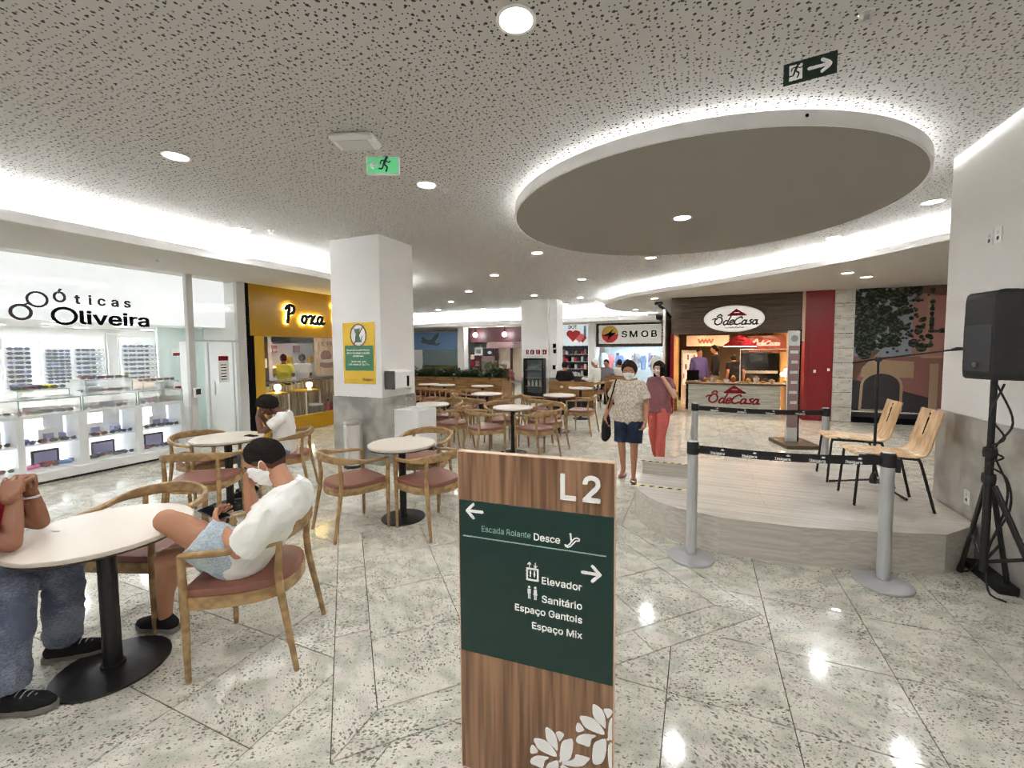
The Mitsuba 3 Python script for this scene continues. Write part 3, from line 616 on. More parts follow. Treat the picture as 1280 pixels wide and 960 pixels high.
# ================================================================ bent-ply chairs on the stage
def ply_chair(x, y, rz, label):
    t = thing('plywood_chair', label, 'chair', 'plywood chairs on the stage'); m = TR(x, y, HS, rz)
    side = spline([(.27, .435), (.22, .452), (.05, .445), (-.12, .438), (-.20, .45), (-.235, .50), (-.255, .58), (-.285, .70), (-.315, .82)], 5)
    w = np.interp(np.arange(len(side)), [0, 10, 20, 26, 40], [.36, .39, .37, .36, .35])
    def shell(lo, hi):
        p3 = np.stack([side[lo:hi, 0], side[lo:hi, 0]*0, side[lo:hi, 1]], 1); return sweep(p3, w[lo:hi], .011, up=(0, 0, 1) if 0 else (.01, 0, 1), n=8, power=12)
    seat = shell(0, len(side))
    part(t, 'shell', xf(seat, m), 'ply_chair', smooth=40)
    # the slot cut in the backrest, with its round hole
    dv = np.array([-.03, 0, .12])/math.hypot(.03, .12); nv = np.array([dv[2], 0, -dv[0]])
    sl = affinity.translate(Polygon([(-.006, 0), (.006, 0), (.011, .15), (-.011, .15)]), 0, 0).union(Point(0, .182).buffer(.011))
    o = np.array([-.2665, 0, .605])
    for s_ in (1, -1): part(t, 'back_slot', xf(ext(sl, .001), m @ frame(o+nv*(.0115 if s_ > 0 else -.005), [0, s_*1.0, 0], dv, nv*s_)), 'ink_black', smooth=False, label='dark slot in the backrest')
    for sy in (1, -1):
        leg = [(.265, sy*.20, .0), (.235, sy*.185, .40), (.215, sy*.18, .425), (.19, sy*.178, .428), (-.12, sy*.178, .425), (-.15, sy*.18, .42), (-.175, sy*.186, .395), (-.27, sy*.205, 0)]
        part(t, 'leg_frame', xf(tube(spline(leg, 3), .0105, 8), m), 'black_metal', smooth=60)
    for xx in (.15, -.10): part(t, 'cross_bar', xf(tube([(xx, -.18, .428), (xx, .18, .428)], .009, 8), m), 'black_metal', smooth=60)
ply_chair(1.505, 4.57, math.pi+.03, 'bent plywood chair on the stage, nearest the marble wainscot')
ply_chair(1.475, 5.235, math.pi, 'bent plywood chair on the stage, behind the boom microphone stand')
# ================================================================ microphone stand
t = thing('microphone_stand', 'black boom microphone stand on the stage', 'microphone stand')
mx, my = 1.555, 4.95
part(t, 'pole', tube([(mx, my, HS+.10), (mx, my, HS+.85), (mx, my, 1.52)], [.011, .011, .009], 10), 'black_metal', smooth=60)
part(t, 'collar', lathe([(.001, HS+.80), (.017, HS+.80), (.017, HS+.86), (.001, HS+.86)], 12, (mx, my, 0)), 'black_plastic')
part(t, 'hub', lathe([(.001, HS+.055), (.03, HS+.055), (.034, HS+.08), (.018, HS+.15), (.001, HS+.15)], 12, (mx, my, 0)), 'black_plastic')
for a in (2.9, 5.15, .9):
    e = np.array([mx+.34*math.cos(a), my+.34*math.sin(a), HS+.012])
    lg = part(t, 'leg', tube([(mx, my, HS+.09), e], .009, 8), 'black_metal', smooth=60)
    part(lg, 'rubber_foot', tube([e+np.array([-.05*math.cos(a), -.05*math.sin(a), .012]), e], .0125, 8), 'black_plastic')
part(t, 'boom', tube([(mx-.19, my+.02, 1.49), (mx, my, 1.53), (mx+.40, my-.33, 1.615)], .0075, 8), 'black_metal', smooth=60)
part(t, 'boom_clamp', cyl((mx, my-.025, 1.525), (mx, my+.025, 1.525), .022, 14), 'black_plastic')
part(t, 'microphone_clip', tube([(mx+.385, my-.316, 1.612), (mx+.415, my-.344, 1.622), (mx+.44, my-.367, 1.62)], [.011, .016, .010], 10), 'black_plastic')
# ================================================================ loudspeaker on its tripod
t = thing('loudspeaker', 'black loudspeaker on a tripod at the right edge', 'loudspeaker')
SX, SY = 1.76, 3.68
m = TR(SX+.03, SY-.03, 1.43, math.radians(-165)) @ np.diag([.84, .84, .93, 1])
body = Polygon([(-.16, -.20), (-.16, .20), (.03, .20), (.17, .115), (.17, -.115), (.03, -.20)]).buffer(.02, quad_segs=3)
def taper(poly, z0, z1, k):
    a = ext(poly, z1-z0); v = a.vertices; f = v[:, 2]/(z1-z0); v[:, :2] *= (1-k*abs(f-.5)**4*16)[:, None]; a.vertices = v; return a
def vcurve(poly, zs, sc):
    mm = None
    ring = np.array(shapely.segmentize(poly.exterior, .04).coords)[:-1]
    v = np.vstack([np.column_stack([ring*s, np.full(len(ring), z)]) for z, s in zip(zs, sc)])
    return _rings(v, len(zs), len(ring))
part(t, 'cabinet', xf(vcurve(body, [0, .012, .05, .3, .54, .575, .59], [.90, .96, .985, 1.0, .985, .955, .88]), m), 'black_plastic', smooth=35)
g_ = Polygon([(.05, -.17), (.05, .17), (.17, .105), (.17, -.105)])
part(t, 'grille', xf(vcurve(affinity.translate(affinity.scale(g_, 1, 1), .022, 0), [.05, .07, .36, .38], [.97, 1.0, 1.0, .97]), m), 'charcoal', smooth=35, label='perforated metal grille')
part(t, 'badge', xf(cyl((.2, .0, .10), (.208, 0, .10), .016, 16), m), 'chrome')
part(t, 'handle', xf(rbx(-.05, .05, -.03, .03, .585, .61, .01, 2), m), 'black_plastic')
part(t, 'handle_recess', xf(bx(-.09, .02, -.224, -.214, .27, .35, .003), m), 'ink_black', label='dark side handle recess')
t = thing('speaker_tripod', 'black tripod stand carrying the loudspeaker', 'speaker stand')
part(t, 'pole', tube([(SX, SY, .16), (SX, SY, .95)], .022, 14), 'black_metal', smooth=60)
part(t, 'inner_pole', tube([(SX, SY, .95), (SX, SY, 1.42)], .0175, 14), 'black_metal', smooth=60)
for z in (.78, .95): part(t, 'collar', lathe([(.001, z-.03), (.033, z-.03), (.036, z), (.033, z+.03), (.001, z+.03)], 16, (SX, SY, 0)), 'black_plastic')
for a, rr in ((1.5, .31), (5.25, .36), (.5, .20)):
    e = np.array([SX+rr*math.cos(a), SY+rr*math.sin(a), .012]); k0 = np.array([SX+.03*math.cos(a), SY+.03*math.sin(a), .74]); mid = k0+(e-k0)*.55
    lg = part(t, 'leg', sweep([k0, e], .022, .034, up=(math.cos(a), math.sin(a), .2), n=8), 'black_metal', smooth=False)
    part(lg, 'rubber_foot', tube([e+(k0-e)*.06, e], .020, 10), 'black_plastic')
    part(t, 'brace', sweep([np.array([SX, SY, .22]), mid], .010, .022, n=6), 'black_metal', smooth=False)
cab = spline([(SX+.03, SY-.04, 1.40), (SX-.03, SY-.05, 1.2), (SX+.05, SY-.03, 1.05), (SX-.04, SY-.03, .98), (SX+.045, SY-.04, .93), (SX-.03, SY-.05, .88), (SX+.06, SY-.05, .8), (SX+.09, SY-.04, .6), (SX+.04, SY+.04, .3), (SX+.0, SY-.06, .06), (SX+.08, SY-.08, .008)], 6)
single('speaker_cable', tube(cab, .006, 6), 'black_plastic', 'black cable wound around the tripod pole', 'cable', smooth=60)
cab = spline([(SX+.02, SY+.02, 1.40), (SX+.10, SY, 1.15), (SX+.05, SY+.06, .95), (SX+.12, SY+.05, .7), (SX+.1, SY+.1, .4), (SX+.05, SY+.25, .05), (SX+.0, SY+.42, .01)], 6)
single('speaker_cable', tube(cab, .006, 6), 'black_plastic', 'black cable hanging loosely behind the tripod pole', 'cable', smooth=60)
single('cable_trunk', bx(1.86, 1.965, 3.72, 4.14, 0.0, .06, .004), 'black_cloth', 'low black cable trunk on the floor along the wainscot behind the tripod', 'cable trunk')
# wall outlets
def plate(mtx, label, mat_='white_plastic', w=.075, h=.115):
    t = thing('wall_outlet', label, 'wall outlet')
    part(t, 'plate', xf(bx(-w/2, w/2, -h/2, h/2, 0, .008, .003), mtx), mat_)
    for yy in (.02, -.02): part(t, 'socket', xf(cyl((0, yy, .008), (0, yy, .0095), .014, 14), mtx), 'off_white' if yy > 0 else 'charcoal')
plate(on_wall((1.97, 4.36, .46), (-1, 0)), 'white power outlet low on the grey marble wainscot')
plate(on_wall((1.99, 4.30, 2.44), (-1, 0)), 'left one of the two white plates high on the right wall'); plate(on_wall((1.99, 4.20, 2.44), (-1, 0)), 'right one of the two white plates high on the right wall')
# standing shop banner
t = thing('standing_sign', 'slim upright menu sign with printed lines on a dark square base', 'sign')
m = TR(1.52, 8.35, 0, .25)
part(t, 'base', xf(bx(-.26, .26, -.35, .35, 0, .06, .004), m), 'dark_plank')
part(t, 'panel', xf(bx(-.14, .04, -.02, .02, .06, 1.93, .004), m), 'sign_print' if False else 'off_white', label='pale printed panel')
part(t, 'dark_edge', xf(bx(.041, .06, -.022, .022, .06, 1.95, .002), m), 'ink_black')
pr_('mauve_print', s2l(150, 122, 122), .4); pr_('grey_print', s2l(150, 148, 150), .4)
part(t, 'printed_field', xf(bx(-.135, .035, -.0222, -.02, .30, 1.68), m), 'mauve_print', smooth=False)
part(t, 'emblem', xf(lathe([(.001, 0), (.055, 0), (.055, .003), (.001, .003)], 24), m @ on_wall((-.05, -.0225, 1.80), (0, -1))), 'grey_print')
for i in range(7):
    part(t, 'printed_line', xf(bx(-.11+.02*(i % 2), .015, -.0235, -.0222, 1.55-i*.17, 1.60-i*.17), m), 'off_white', smooth=False)
# ================================================================ café tables and chairs
def table_template():
    return [('top', mikit.ply(lathe([(.001, .712), (.345, .712), (.356, .716), (.36, .727), (.358, .737), (.352, .74), (.001, .74)], 56), 'table_top', smooth=50), None),
            ('edge_band', mikit.ply(lathe([(.30, .704), (.347, .704), (.3575, .7155), (.345, .7118), (.30, .7118)], 56), 'table_edge', smooth=50), 'dark underside edge'),
            ('pole', mikit.ply(lathe([(.05, .018), (.05, .03), (.038, .034), (.038, .68), (.09, .70), (.09, .7118)], 28), 'black_metal', smooth=50), None),
            ('base', mikit.ply(lathe([(.001, 0), (.232, 0), (.236, .004), (.234, .012), (.06, .021), (.001, .021)], 56), 'black_metal', smooth=50), None)]
TABLE = table_template()
def cafe_table(x, y, label, s=1.0):
    t = thing('cafe_table', label, 'table', 'round pedestal café tables'); stamp(t, TABLE, TR(x, y, 0, 0) @ np.diag([s, s, 1, 1])); return t
def chair_template():
    pts = np.array([(.215, .252, .652), (.13, .268, .658), (0, .279, .666), (-.12, .272, .682), (-.205, .225, .692), (-.262, .12, .705), (-.278, 0, .710)])
    full = np.vstack([pts, (pts*[1, -1, 1])[::-1][1:]]); P = spline(full, 5); n = len(P); f = abs(np.linspace(-1, 1, n))
    w = np.interp(f, [0, .45, .62, .95, 1], [.026, .028, .040, .046, .034]); h = np.interp(f, [0, .35, .6, .95, 1], [.078, .066, .034, .024, .018])
    rail = sweep(P, w, h, n=12, power=3.2)
    seat = Polygon(spline([(.235, .21), (.225, .238), (.1, .25), (-.08, .235), (-.19, .18), (-.235, .09), (-.245, 0), (-.235, -.09), (-.19, -.18), (-.08, -.235), (.1, -.25), (.225, -.238), (.235, -.21), (.238, 0)], 4, True)).buffer(0)
    fr = ext(seat.difference(seat.buffer(-.028)), .062); fr.apply_translation([0, 0, .372])
    ring = np.array(shapely.segmentize(seat.buffer(-.006).exterior, .05).coords)[:-1]; c = ring.mean(0)
    pad = _rings(np.vstack([np.column_stack([c+(ring-c)*s, np.full(len(ring), z)]) for z, s in ((.43, .98), (.436, 1.0), (.455, 1.0), (.468, .97), (.476, .85), (.480, .55), (.481, .1))]), 7, len(ring))
    T = [('seat_pad', mikit.ply(pad, 'leather', smooth=40), 'brown leather seat pad'), ('seat_frame', mikit.ply(fr, 'oak', smooth=30), None), ('back_rail', mikit.ply(rail, 'oak', smooth=45), 'bent arm and back rail')]
    for sy in (1, -1):
        T.append((f'leg', mikit.ply(tube([(.212, sy*.238, 0), (.212, sy*.240, .40), (.212, sy*.250, .648)], [.0125, .019, .017], 12), 'oak', smooth=60), None))
        T.append((f'leg', mikit.ply(tube([(-.285, sy*.236, 0), (-.215, sy*.213, .40), (-.205, sy*.213, .52), (-.218, sy*.212, .685)], [.0125, .019, .019, .014], 12), 'oak', smooth=60), None))
    return T
CHAIR = chair_template()
def cafe_chair(x, y, rz, label, group='oak café armchairs'):
    t = thing('cafe_chair', label, 'chair', group); m = TR(x, y, 0, rz)
    for sub, d, lab in CHAIR:
        k = _key(f'{t}__{sub}'); scene[k] = at_(d, m)
        if lab: labels.setdefault(k, {})['label'] = lab
    return t
def toward(x, y, tx, ty, off=0.0): return math.atan2(ty-y, tx-x)+off
T1, T2, T3, T4, T5, T6, T7 = (-2.775, 1.14), (-4.55, 2.90), (-2.64, 3.32), (-4.15, 5.98), (-2.69, 6.10), (-4.05, 7.85), (-2.55, 8.1)
cafe_table(*T1, 'round café table with black pedestal in front of the seated man in white')
cafe_table(*T2, 'round café table before the optician, by the woman in a white top', .92)
cafe_table(*T3, 'round café table between the two columns of chairs, behind the totem', .88)
cafe_table(*T4, 'round café table beside the white basin', .88); cafe_table(*T5, 'round café table in the middle of the food court', .88)
cafe_table(*T6, 'round café table before the planted wooden partition', .9); cafe_table(*T7, 'round café table before the glass fronted cooler', .9)
cafe_chair(-2.24, 1.535, math.atan2(-.53, -.85), 'oak café armchair carrying the man in the white tee')
cafe_chair(-3.17, 1.50, toward(-3.15, 1.45, *T1, -.55), 'oak café armchair with dark red seat pulled up behind the nearest table')
cafe_chair(-3.06, .50, toward(-3.06, .5, *T1), 'oak café armchair under the man in jeans')
cafe_chair(-5.02, 2.95, toward(-5.02, 2.95, *T2, .1), 'oak café armchair nearest the optician window')
cafe_chair(-4.28, 2.50, toward(-4.28, 2.5, *T2), 'oak café armchair with its back to the camera at the table before the optician')
cafe_chair(-4.40, 3.46, math.atan2(-.62, -.78), 'oak café armchair carrying the woman in a white top')
cafe_chair(-2.93, 2.98, toward(-2.93, 2.98, *T3, .35), 'oak café armchair left of the table behind the totem')
cafe_chair(-2.27, 3.27, toward(-2.33, 3.30, *T3, -.25), 'oak café armchair right of the table, touching the totem edge in view')
cafe_chair(-2.78, 3.88, toward(-2.78, 3.88, *T3), 'oak café armchair on the far side of the table behind the totem')
for x, y, T_, o, l in [(-3.72, 5.98, T4, 0, 'oak café armchair right of the table beside the basin'), (-4.25, 6.62, T4, 0, 'oak café armchair beyond the table beside the basin'),
        (-3.03, 5.80, T5, .25, 'oak café armchair left of the middle table'), (-2.25, 6.00, T5, -.2, 'oak café armchair right of the middle table'), (-3.1, 6.55, T5, 0, 'oak café armchair beyond the middle table to its left'), (-2.30, 6.62, T5, 0, 'oak café armchair beyond the middle table to its right'),
        (-4.5, 7.75, T6, .1, 'oak café armchair left of the table before the planter'), (-3.58, 7.9, T6, -.1, 'oak café armchair right of the table before the planter'), (-4.12, 7.22, T6, 0, 'oak café armchair in front of the table before the planter'),
        (-2.98, 7.9, T7, .1, 'oak café armchair left of the table before the cooler'), (-2.1, 8.1, T7, -.1, 'oak café armchair right of the table before the cooler'), (-2.62, 7.42, T7, .1, 'oak café armchair with its back to the camera at the table before the cooler')]:
    cafe_chair(x, y, toward(x, y, *T_, o), l)
# ================================================================ optician behind glass
FX = -7.5
struct('door_1', cat_([bx(FX-.05, FX+.03, 4.23, 4.32, 0, H_LEFT), bx(FX-.05, FX+.03, 5.02, 5.17, 0, H_LEFT), bx(FX-.03, FX+.01, 4.32, 5.02, 1.80, 1.83)]), 'off_white', 'white frame posts of the optician entrance', smooth=False)
wn = holder('window_1', 'optician shop window')
for a, b in ((-1.2, .6), (.6, 1.805), (1.81, 3.007), (3.012, 4.23)): part(wn, 'pane', bx(FX-.004, FX+.004, a, b, .14, H_LEFT), 'glass_pane', smooth=False)
part(wn, 'pane', bx(FX-.004, FX+.004, 4.32, 5.02, 1.83, H_LEFT), 'glass_pane', smooth=False)
pl = holder('baseboard_left', 'white plinth under the optician window'); part(pl, 'board', bx(FX-.35, FX+.02, -1.2, 4.30, .035, .145, .004), 'white_gloss', smooth=False); part(pl, 'shadow_gap', bx(FX-.35, FX-.02, -1.2, 4.30, 0, .035), 'charcoal', smooth=False)
room = holder('wall_optician', 'white walls of the optician')
part(room, 'back_wall', bx(-10.75, -10.65, -1.5, 6.2, 0, 2.9), 'white_paint', smooth=False); part(room, 'side_wall', slab(LineString([(FX-.06, 5.19), (-10.7, 6.75)]).buffer(.03), 0, 2.9), 'white_paint', smooth=False); part(room, 'side_wall', bx(-10.7, FX-.02, -1.35, -1.25, 0, 2.9), 'white_paint', smooth=False)
part(room, 'partition', bx(-8.6, FX-.06, 5.10, 5.17, 0, 2.86), 'white_paint', smooth=False)
part(room, 'door_side_panel', bx(-7.9, FX-.06, 4.33, 4.37, 0, 1.8), 'white_paint', smooth=False)
struct('ceiling', slab(Polygon([(-7.95, -1.3), (-7.95, 5.38), (-10.7, 6.75), (-10.7, -1.3)]), 2.08, 2.13), 'white_paint', 'low white ceiling inside the optician', smooth=False)
sgn = thing('shop_sign', 'illuminated white header of the optician with a two ring emblem and dark lettering', 'shop sign')
part(sgn, 'lightbox', bx(-7.95, -7.80, -1.2, 5.02, 2.06, 2.86), 'white_gloss', smooth=False, label='glowing white header panel', emitter=emit(PANEL*.030, COOL_L))
LM = lambda y, z: on_wall((FX+.006, y, z), (1, 0))
def ring(cx, cz, rx, rz, w): return affinity.translate(affinity.scale(Point(0, 0).buffer(1, quad_segs=16), rx, rz), cx, cz).difference(affinity.translate(affinity.scale(Point(0, 0).buffer(1, quad_segs=16), rx-w, rz-w), cx, cz))
pr_('sign_ink', s2l(56, 52, 58), .5)
part(sgn, 'ring_emblem', xf(ext(unary_union([ring(0, 0, .098, .098, .028), ring(.145, .165, .098, .098, .022), strokes([[(.03, .085), (.055, .105), (.075, .108)]], .018)]), .012), LM(2.44, 2.12)), 'sign_ink', smooth=False)
part(sgn, 'lettering', xf(text('Ó', .125, .012, True), LM(2.725, 2.275)), 'sign_ink', smooth=False, label='dark grey lettering, first line')
for i, (ch, y) in enumerate(zip('ticas', (2.925, 3.065, 3.155, 3.30, 3.44))): part(sgn, 'lettering', xf(text(ch, .115, .012, True), LM(y, 2.27)), 'sign_ink', smooth=False)
part(sgn, 'lettering', xf(ext(ring(0, 0, .125, .115, .032), .012), LM(2.82, 2.10)), 'ink_black', smooth=False, label='black ring shaped capital of the second line')
part(sgn, 'lettering', xf(text('liveira', .165, .012, True, 'l', .76), LM(2.965, 2.01)), 'ink_black', smooth=False)
for i, (x, y) in enumerate([(-8.4, 2.2), (-8.4, 3.1), (-8.4, 4.0), (-9.2, 2.4), (-9.2, 3.3), (-9.2, 4.2), (-10.1, 3.0), (-10.1, 4.0), (-10.1, 5.0), (-8.4, 1.2), (-9.0, 5.1)]):
    downlight(x, y, 2.08, f'round downlight in the low optician ceiling, {ORD[i]} in rows from the window', s=1.05, power=SHOP*1.1, col=COOL_L, group='downlights inside the optician')
# glasses
def glasses_mesh(s=1.0, full=True):
    l = [ring(sx*.034, 0, .029, .021, .006 if full else .004) for sx in (1, -1)]
    fr_ = ext(unary_union(l+[sbox(-.008, .004, .008, .010)]), .004); ts = [xf(fr_, frame((0, 0, 0), (1, 0, 0), (0, 0, 1), (0, -1, 0)))]
    for sx in (1, -1): ts.append(bx(sx*.062, sx*.065, 0, .11, .004, .010))
    return cat_(ts)
def lens_mesh():
    l = unary_union([affinity.translate(affinity.scale(Point(0, 0).buffer(1, quad_segs=3), .027, .019), sx*.034, 0) for sx in (1, -1)])
    return xf(ext(l, .002), frame((0, -.001, 0), (1, 0, 0), (0, 0, 1), (0, -1, 0)))
pr_('frame_dark', s2l(40, 38, 46), .3); pr_('frame_red', s2l(150, 52, 50), .3); pr_('frame_green', s2l(120, 130, 80), .3); pr_('frame_blue', s2l(96, 104, 150), .3); pr_('lens_grey', s2l(84, 86, 96), .1)
GL = {}
for nm in ('dark', 'red', 'green', 'blue'): GL[nm] = mikit.ply(glasses_mesh(), 'frame_'+nm, smooth=False)
LN = mikit.ply(lens_mesh(), 'lens_grey', smooth=False); LN_C = mikit.ply(lens_mesh(), 'white_gloss', smooth=False)
def glasses(x, y, z, rz, label, group, col='dark', s=1.0, tint=True):
    t = thing('eyeglasses', label, 'glasses', group); m = TR(x, y, z, rz, s); part(t, 'frame', at_(GL[col], m)); part(t, 'lenses', at_(LN if tint else LN_C, m)); return t
RACKS = [(3.26, 3.50, 1.04, 1.74, 2, 9, 'leftmost in view'), (3.70, 4.02, 1.08, 1.70, 2, 10, 'second from the left'), (4.10, 4.48, .90, 1.72, 3, 10, 'behind the stacked glass vitrines'), (4.80, 5.47, .80, 1.80, 5, 11, 'right of the mirror'), (2.55, 3.0, 1.0, 1.74, 3, 9, 'at the left picture edge')]
for y0, y1, z0, z1, nc, nr, nm in RACKS:
    t = thing('display_rack', f'white eyeglass wall rack, {nm}', 'display rack', None)
    part(t, 'back_board', bx(-10.64, -10.60, y0-.05, y1+.05, z0-.06, z1+.14, .004), 'white_gloss', smooth=False)
    for r in range(nr):
        z = z0+(z1-z0)*(r+.5)/nr; part(t, 'shelf_strip', bx(-10.60, -10.54, y0-.03, y1+.03, z-.032, z-.026), 'white_gloss', smooth=False)
        for c in range(nc):
            glasses(-10.555, y0+(y1-y0)*(c+.5)/nc, z, math.pi/2, f'eyeglasses, {ORD[c]} from left in the {ORD[nr-1-r]} row of the rack {nm}', f'eyeglasses on the rack {nm}', 'dark' if (c*7+r) % 5 else 'blue', s=1.2, tint=(c < nc*.6))
mr = thing('mirror', 'narrow upright mirror between the eyeglass racks', 'mirror'); part(mr, 'frame', bx(-10.64, -10.60, 4.56, 4.74, .5, 2.0, .004), 'off_white', smooth=False); part(mr, 'glass', bx(-10.60, -10.596, 4.58, 4.72, .53, 1.97), 'chrome', smooth=False)
t = thing('sign_board', 'pale board with faint red lettering low on the right eyeglass rack', 'sign'); part(t, 'board', bx(-10.50, -10.485, 4.88, 5.25, .92, 1.10, .002), 'edge_oak', smooth=False)
# lit display cabinets under the window
pr_('case_pink', s2l(226, 120, 170), .4); pr_('case_red', s2l(176, 52, 78), .4); pr_('case_blue', s2l(112, 140, 196), .4); pr_('case_dark', s2l(52, 48, 66), .4); pr_('case_lilac', s2l(150, 150, 190), .4); pr_('case_yellow', s2l(186, 196, 60), .4)
CASE = {c: mikit.ply(rbx(-.075, .075, -.03, .03, 0, .05, .022, 2), 'case_'+c, smooth=40) for c in ('pink', 'red', 'blue', 'dark', 'lilac', 'yellow')}
CARD = [mikit.ply(bx(-.09, .09, -.004, .004, 0, .16), 'white_gloss', smooth=False), mikit.ply(bx(-.05, .05, -.0055, -.004, .03, .10), 'case_lilac', smooth=False)]
CABS = [(1.81, 2.365, 'at the left picture edge'), (2.405, 2.925, 'with pink and red cases'), (2.99, 3.53, 'with dark cases'), (3.60, 4.13, 'by the optician door')]
for ci, (y0, y1, nm) in enumerate(CABS):
    t = thing('display_cabinet', f'white lit display cabinet in the optician window, {nm}', 'display cabinet', None); x0, x1 = -8.02, -7.56
    part(t, 'body', cat_([bx(x0, x1, y0-.035, y0+.012, .145, .86), bx(x0, x1, y1-.012, y1+.035, .145, .86), bx(x0, x1, y0-.03, y1+.03, .145, .17), bx(x0, x1, y0-.03, y1+.03, .82, .86)]), 'white_gloss', smooth=False)
    part(t, 'light_panel', bx(x0+.01, x0+.03, y0+.015, y1-.015, .17, .82), 'white_gloss', smooth=False, label='glowing back panel', emitter=emit(PANEL*.065, COOL_L))
    part(t, 'shelf', bx(x0+.03, x1-.01, y0+.015, y1-.015, .478, .486), 'glass_pane' if False else 'white_gloss', smooth=False)
    top = ci not in (0,)
    v = part(t, 'glass_top', cat_([bx(x1-.006, x1, y0-.02, y1+.02, .86, 1.05), bx(x0, x1, y0-.02, y0-.014, .86, 1.05), bx(x0, x1, y1+.014, y1+.02, .86, 1.05), bx(x0, x1, y0-.02, y1+.02, 1.05, 1.056)]), 'glass_pane', smooth=False, label='glass vitrine')
    part(v, 'glass_edge', cat_([bx(x1-.004, x1+.004, y0-.024, y0-.016, .86, 1.056), bx(x1-.004, x1+.004, y1+.016, y1+.024, .86, 1.056), bx(x1-.004, x1+.004, y0-.02, y1+.02, 1.05, 1.058)]), 'case_edge' if False else 'pale_green_ink', smooth=False)
    r_ = np.random.default_rng(40+ci); cols = [('pink', 'blue', 'red'), ('pink', 'red', 'blue'), ('dark', 'lilac', 'dark'), ('dark', 'lilac', 'dark')][ci]
    for k, c in enumerate(cols):
        q = thing('eyeglass_case', f'{c} eyeglass case, {ORD[k]} from left in the lit cabinet {nm}', 'case', f'eyeglass cases in the cabinet {nm}'); part(q, 'shell', at_(CASE[c], TR(-7.72-.09*(k == 1), y0+.11+.15*k, .171+.05*0, math.pi/2+r_.uniform(-.3, .3))))
    q = thing('display_card', f'white card standing in the lit cabinet {nm}', 'card', 'display cards in the window cabinets'); cm = TR(-7.80, y0+.18+.12*(ci % 2), .487, math.pi/2); part(q, 'card', at_(CARD[0], cm)); part(q, 'print', at_(CARD[1], cm))
    if ci in (1, 2, 3):
        q = thing('picture_frame', f'dark framed picture low in the lit cabinet {nm}', 'picture frame'); cm = TR(-7.86, y0+.28, .172, math.pi/2); part(q, 'frame', xf(bx(-.13, .13, -.008, .008, 0, .20, .003), cm), 'case_dark', smooth=False); part(q, 'picture', xf(bx(-.105, .105, -.010, -.008, .025, .175), cm), 'case_lilac', smooth=False)
    q = thing('display_card', f'white panel standing in the lit cabinet {nm}', 'card'); part(q, 'card', bx(-7.92, -7.915, y1-.22, y1-.03, .49, .80), 'white_gloss', smooth=False)
    for k in range(2): q = thing('display_block', f'{("left", "right")[k]} lilac riser block in the lit cabinet {nm}', 'riser block', f'riser blocks in the cabinet {nm}'); part(q, 'block', bx(-7.92, -7.80, y0+.05+.34*k, y0+.13+.34*k, .487, .54+.03*k, .004), 'case_lilac')
    for lv, z in (('on the inner shelf', .51), ('under the glass top', .885), ('on the floor', .20)):
        for k in range(5): glasses(-7.70+r_.uniform(-.06, .06), y0+.07+(y1-y0-.14)*k/4, z, math.pi/2+r_.uniform(-.3, .3), f'sunglasses, {ORD[k]} from left {lv} of the cabinet {nm}', f'sunglasses {lv} of the cabinet {nm}', ('dark', 'blue', 'dark', 'red', 'green')[(k+ci+(z > .6)*2) % 5], 1.1)
# taller vitrines behind
for y0, y1, z1, nm in ((2.62, 3.12, 1.12, 'with black and lime cases on top'), (3.30, 3.86, 1.22, 'with the red framed sunglasses stand'), (4.0, 4.5, 1.14, 'nearest the door')):
    t = thing('glass_vitrine', f'glass counter vitrine farther inside the optician, {nm}', 'vitrine'); x0, x1 = -8.75, -8.3
    part(t, 'body', bx(x0, x1, y0, y1, 0, .84, .004), 'white_gloss', smooth=False)
    g_ = part(t, 'glass_box', cat_([bx(x1-.006, x1, y0, y1, .84, z1), bx(x0, x1, y0, y0+.006, .84, z1), bx(x0, x1, y1-.006, y1, .84, z1), bx(x0, x1, y0, y1, z1, z1+.006)]), 'glass_pane', smooth=False); part(g_, 'glass_edge', cat_([bx(x1-.004, x1+.004, y0-.004, y0+.004, .84, z1), bx(x1-.004, x1+.004, y1-.004, y1+.004, .84, z1), bx(x1-.004, x1+.004, y0, y1, z1, z1+.008), bx(x1-.004, x1+.004, y0, y1, (z1+.84)/2, (z1+.84)/2+.006)]), 'pale_green_ink', smooth=False)
    part(t, 'shelf', bx(x0, x1-.01, y0+.01, y1-.01, (z1+.84)/2, (z1+.84)/2+.006), 'glass_pane', smooth=False)
    for k in range(5):
        for z, lw in ((.865, 'bottom'), ((z1+.84)/2+.03, 'shelf'), (z1+.035, 'top')): glasses(x1-.12, y0+.06+(y1-y0-.12)*k/4, z, math.pi/2, f'sunglasses, {ORD[k]} from left, {lw} of the vitrine {nm}', f'sunglasses in the vitrine {nm}', ('dark', 'green', 'red', 'dark', 'red')[(k+int(z*10)) % 5], 1.1)
for c, y, lr in (('dark', 2.72, 'left'), ('dark', 2.84, 'right'), ('yellow', 2.98, '')):
    q = thing('eyeglass_case', f'{"lime yellow" if c == "yellow" else lr+" black"} eyeglass case on top of the inner vitrine', 'case', 'cases on the inner vitrine' if c == 'dark' else None); part(q, 'shell', at_(CASE[c], TR(-8.52, y, 1.127, .9, 1.25)))
